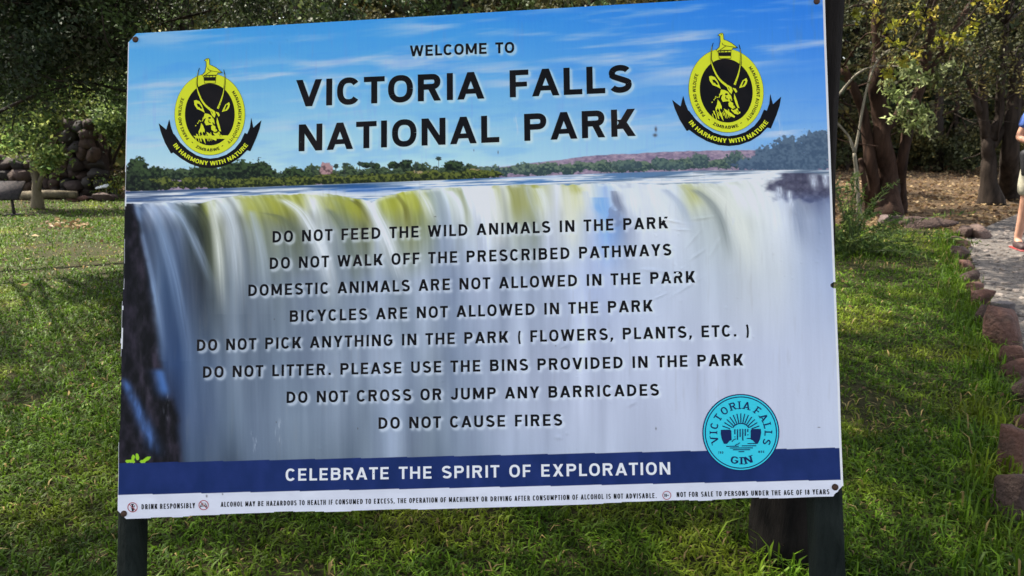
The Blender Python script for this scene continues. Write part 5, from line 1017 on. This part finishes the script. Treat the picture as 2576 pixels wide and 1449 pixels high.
pe.rotation_euler = (0, 0, math.radians(-12))
skin_m = mat('skin', (.42, .22, .15), .5, .3, noise=(20, (.50, .27, .19), .4, .7)); shirt_m = mat('blue_shirt', (.06, .11, .33), .85, .1, noise=(9, (.09, .15, .42), .4, .7), bump=.3, bscale=20)
short_m = mat('khaki_shorts', (.40, .37, .29), .85, .1, noise=(8, (.30, .28, .22), .4, .7), bump=.3, bscale=18); shoe_m = mat('dark_shoe', (.05, .03, .03), .6, .3); hair_m = mat('brown_hair', (.05, .03, .02), .7, .2); bag_m = mat('dark_bag', (.02, .02, .024), .7, .3); sole_m = mat('red_sole', (.22, .03, .03), .6)
# facing the viewer (-y); x to the viewer's right
BV = [(0, 0, .98), (0, .01, 1.16), (0, .01, 1.36), (0, .0, 1.50), (0, -.015, 1.585), (0, -.03, 1.66), (0, -.02, 1.76),
      (-.105, 0, .93), (-.115, -.02, .52), (-.12, .02, .10), (-.13, -.10, .045), (-.135, -.17, .035), (.105, 0, .93), (.115, .06, .52), (.12, .16, .12), (.13, .06, .05), (.135, 0, .035),
      (-.17, .01, 1.45), (-.255, .04, 1.19), (-.16, -.16, 1.14), (-.10, -.20, 1.14), (.17, .01, 1.45), (.25, .03, 1.19), (.16, -.14, 1.14), (.10, -.19, 1.14)]
BE = [(0, 1), (1, 2), (2, 3), (3, 4), (4, 5), (5, 6), (0, 7), (7, 8), (8, 9), (9, 10), (10, 11), (0, 12), (12, 13), (13, 14), (14, 15), (15, 16), (3, 17), (17, 18), (18, 19), (19, 20), (3, 21), (21, 22), (22, 23), (23, 24)]
BR = [(.15, .11), (.135, .10), (.15, .11), (.10, .08), .055, .088, .075, .088, .056, .038, .04, .028, .088, .056, .038, .04, .028, .055, .042, .030, .034, .055, .042, .030, .034]
skinned('body', BV, BE, BR, skin_m, pe)
def fingers(sx, base):
    fv, fe, fr = [], [], []
    for k in range(5):
        i = len(fv); o = np.array(base) + np.array((sx * .01, -.005, .03 - .019 * k)) if k < 4 else np.array(base) + np.array((-sx * .015, -.01, .045)); L = (.075, .085, .08, .062, .05)[k]
        d = np.array((-sx * .75, -.55, -.1)) if k < 4 else np.array((-sx * .6, -.3, .7)); d /= np.linalg.norm(d); c_ = np.array((-sx * .2, .75, -.25))
        for s in (0, .45, .75, 1.0): fv.append(tuple(o + d * L * s + c_ * L * .35 * s ** 2)); fr.append(.0095 - .002 * s)
        fe += [(i, i + 1), (i + 1, i + 2), (i + 2, i + 3)]
    return fv, fe, fr
for sx, base in ((-1, (-.10, -.215, 1.14)), (1, (.10, -.205, 1.14))):
    fv, fe, fr_ = fingers(sx, base)
    for k in range(5): skinned('finger', fv[4 * k:4 * k + 4], [(0, 1), (1, 2), (2, 3)], fr_[4 * k:4 * k + 4], skin_m, pe, 0, 1)
skinned('shirt', [(0, .0, .90), (0, .01, 1.10), (0, .01, 1.34), (0, 0, 1.49), (-.175, .01, 1.45), (-.225, .03, 1.28), (.175, .01, 1.45), (.222, .025, 1.28)], [(0, 1), (1, 2), (2, 3), (3, 4), (4, 5), (3, 6), (6, 7)], [(.20, .15), (.175, .13), (.18, .135), (.10, .085), .085, .068, .085, .068], shirt_m, pe)
skinned('shorts', [(0, 0, .98), (-.10, 0, .90), (-.118, -.01, .72), (-.122, -.015, .56), (.10, 0, .90), (.118, .03, .72), (.122, .05, .56)], [(0, 1), (1, 2), (2, 3), (0, 4), (4, 5), (5, 6)], [(.145, .11), .112, .10, .092, .115, .10, .092], short_m, pe)
for (a, h_, t_) in (((-.12, .045, .06), (-.13, -.09, .05), (-.136, -.20, .04)), ((.12, .18, .08), (.13, .07, .055), (.136, -.03, .04))):
    skinned('shoe', [a, h_, t_], [(0, 1), (1, 2)], [.052, .05, .036], shoe_m, pe); m_ = MB(); x_ = np.array(a); y_ = np.array(t_); 
    slab(m_, (x_ + y_) / 2 * (1, 1, 0) + (0, 0, .012), (.045, 0, 0), (0, abs(x_ - y_)[1] / 2 + .03, 0), (0, 0, .012)); so = m_.build('sole', sole_m); so.parent = pe
skinned('hair', [(0, .0, 1.70), (0, -.01, 1.765), (0, .03, 1.74)], [(0, 1), (1, 2)], [.088, .085, .07], hair_m, pe)
m_ = MB()
for sx in (-1, 1): tube(m_, [(sx * .032, -.112, 1.685), (sx * .032, -.118, 1.685)], [.012, .006], 8)
e_ = m_.build('eyes', bag_m); e_.parent = pe
m_ = MB(); tube(m_, spline([(0, -.11, 1.68), (0, -.135, 1.645), (0, -.115, 1.635)], 8), [.008] + [.012] * 5 + [.008] * 3 if False else .011, 6); e_ = m_.build('nose', skin_m); e_.parent = pe
m_ = MB(); tube(m_, [(-.024, -.112, 1.61), (0, -.118, 1.608), (.024, -.112, 1.61)], .005, 6); e_ = m_.build('mouth', mat('lips', (.3, .1, .09), .5)); e_.parent = pe
m_ = MB()
for sx in (-1, 1): tube(m_, [(sx * .083, -.01, 1.69), (sx * .094, .0, 1.665), (sx * .083, -.005, 1.64)], .013, 6)
e_ = m_.build('ears', skin_m); e_.parent = pe
bgp = MB(); slab(bgp, np.array((b[0] - .27, b[1] - .22, .98)), (.10, 0, .05), (0, .05, 0), (-.03, 0, .13)); o = bgp.build('shoulder_bag', bag_m); bv = o.modifiers.new('bevel', 'BEVEL'); bv.width = .03; bv.segments = 3; tag(o, 'black bag hanging from the hand of the person in blue', 'bag')
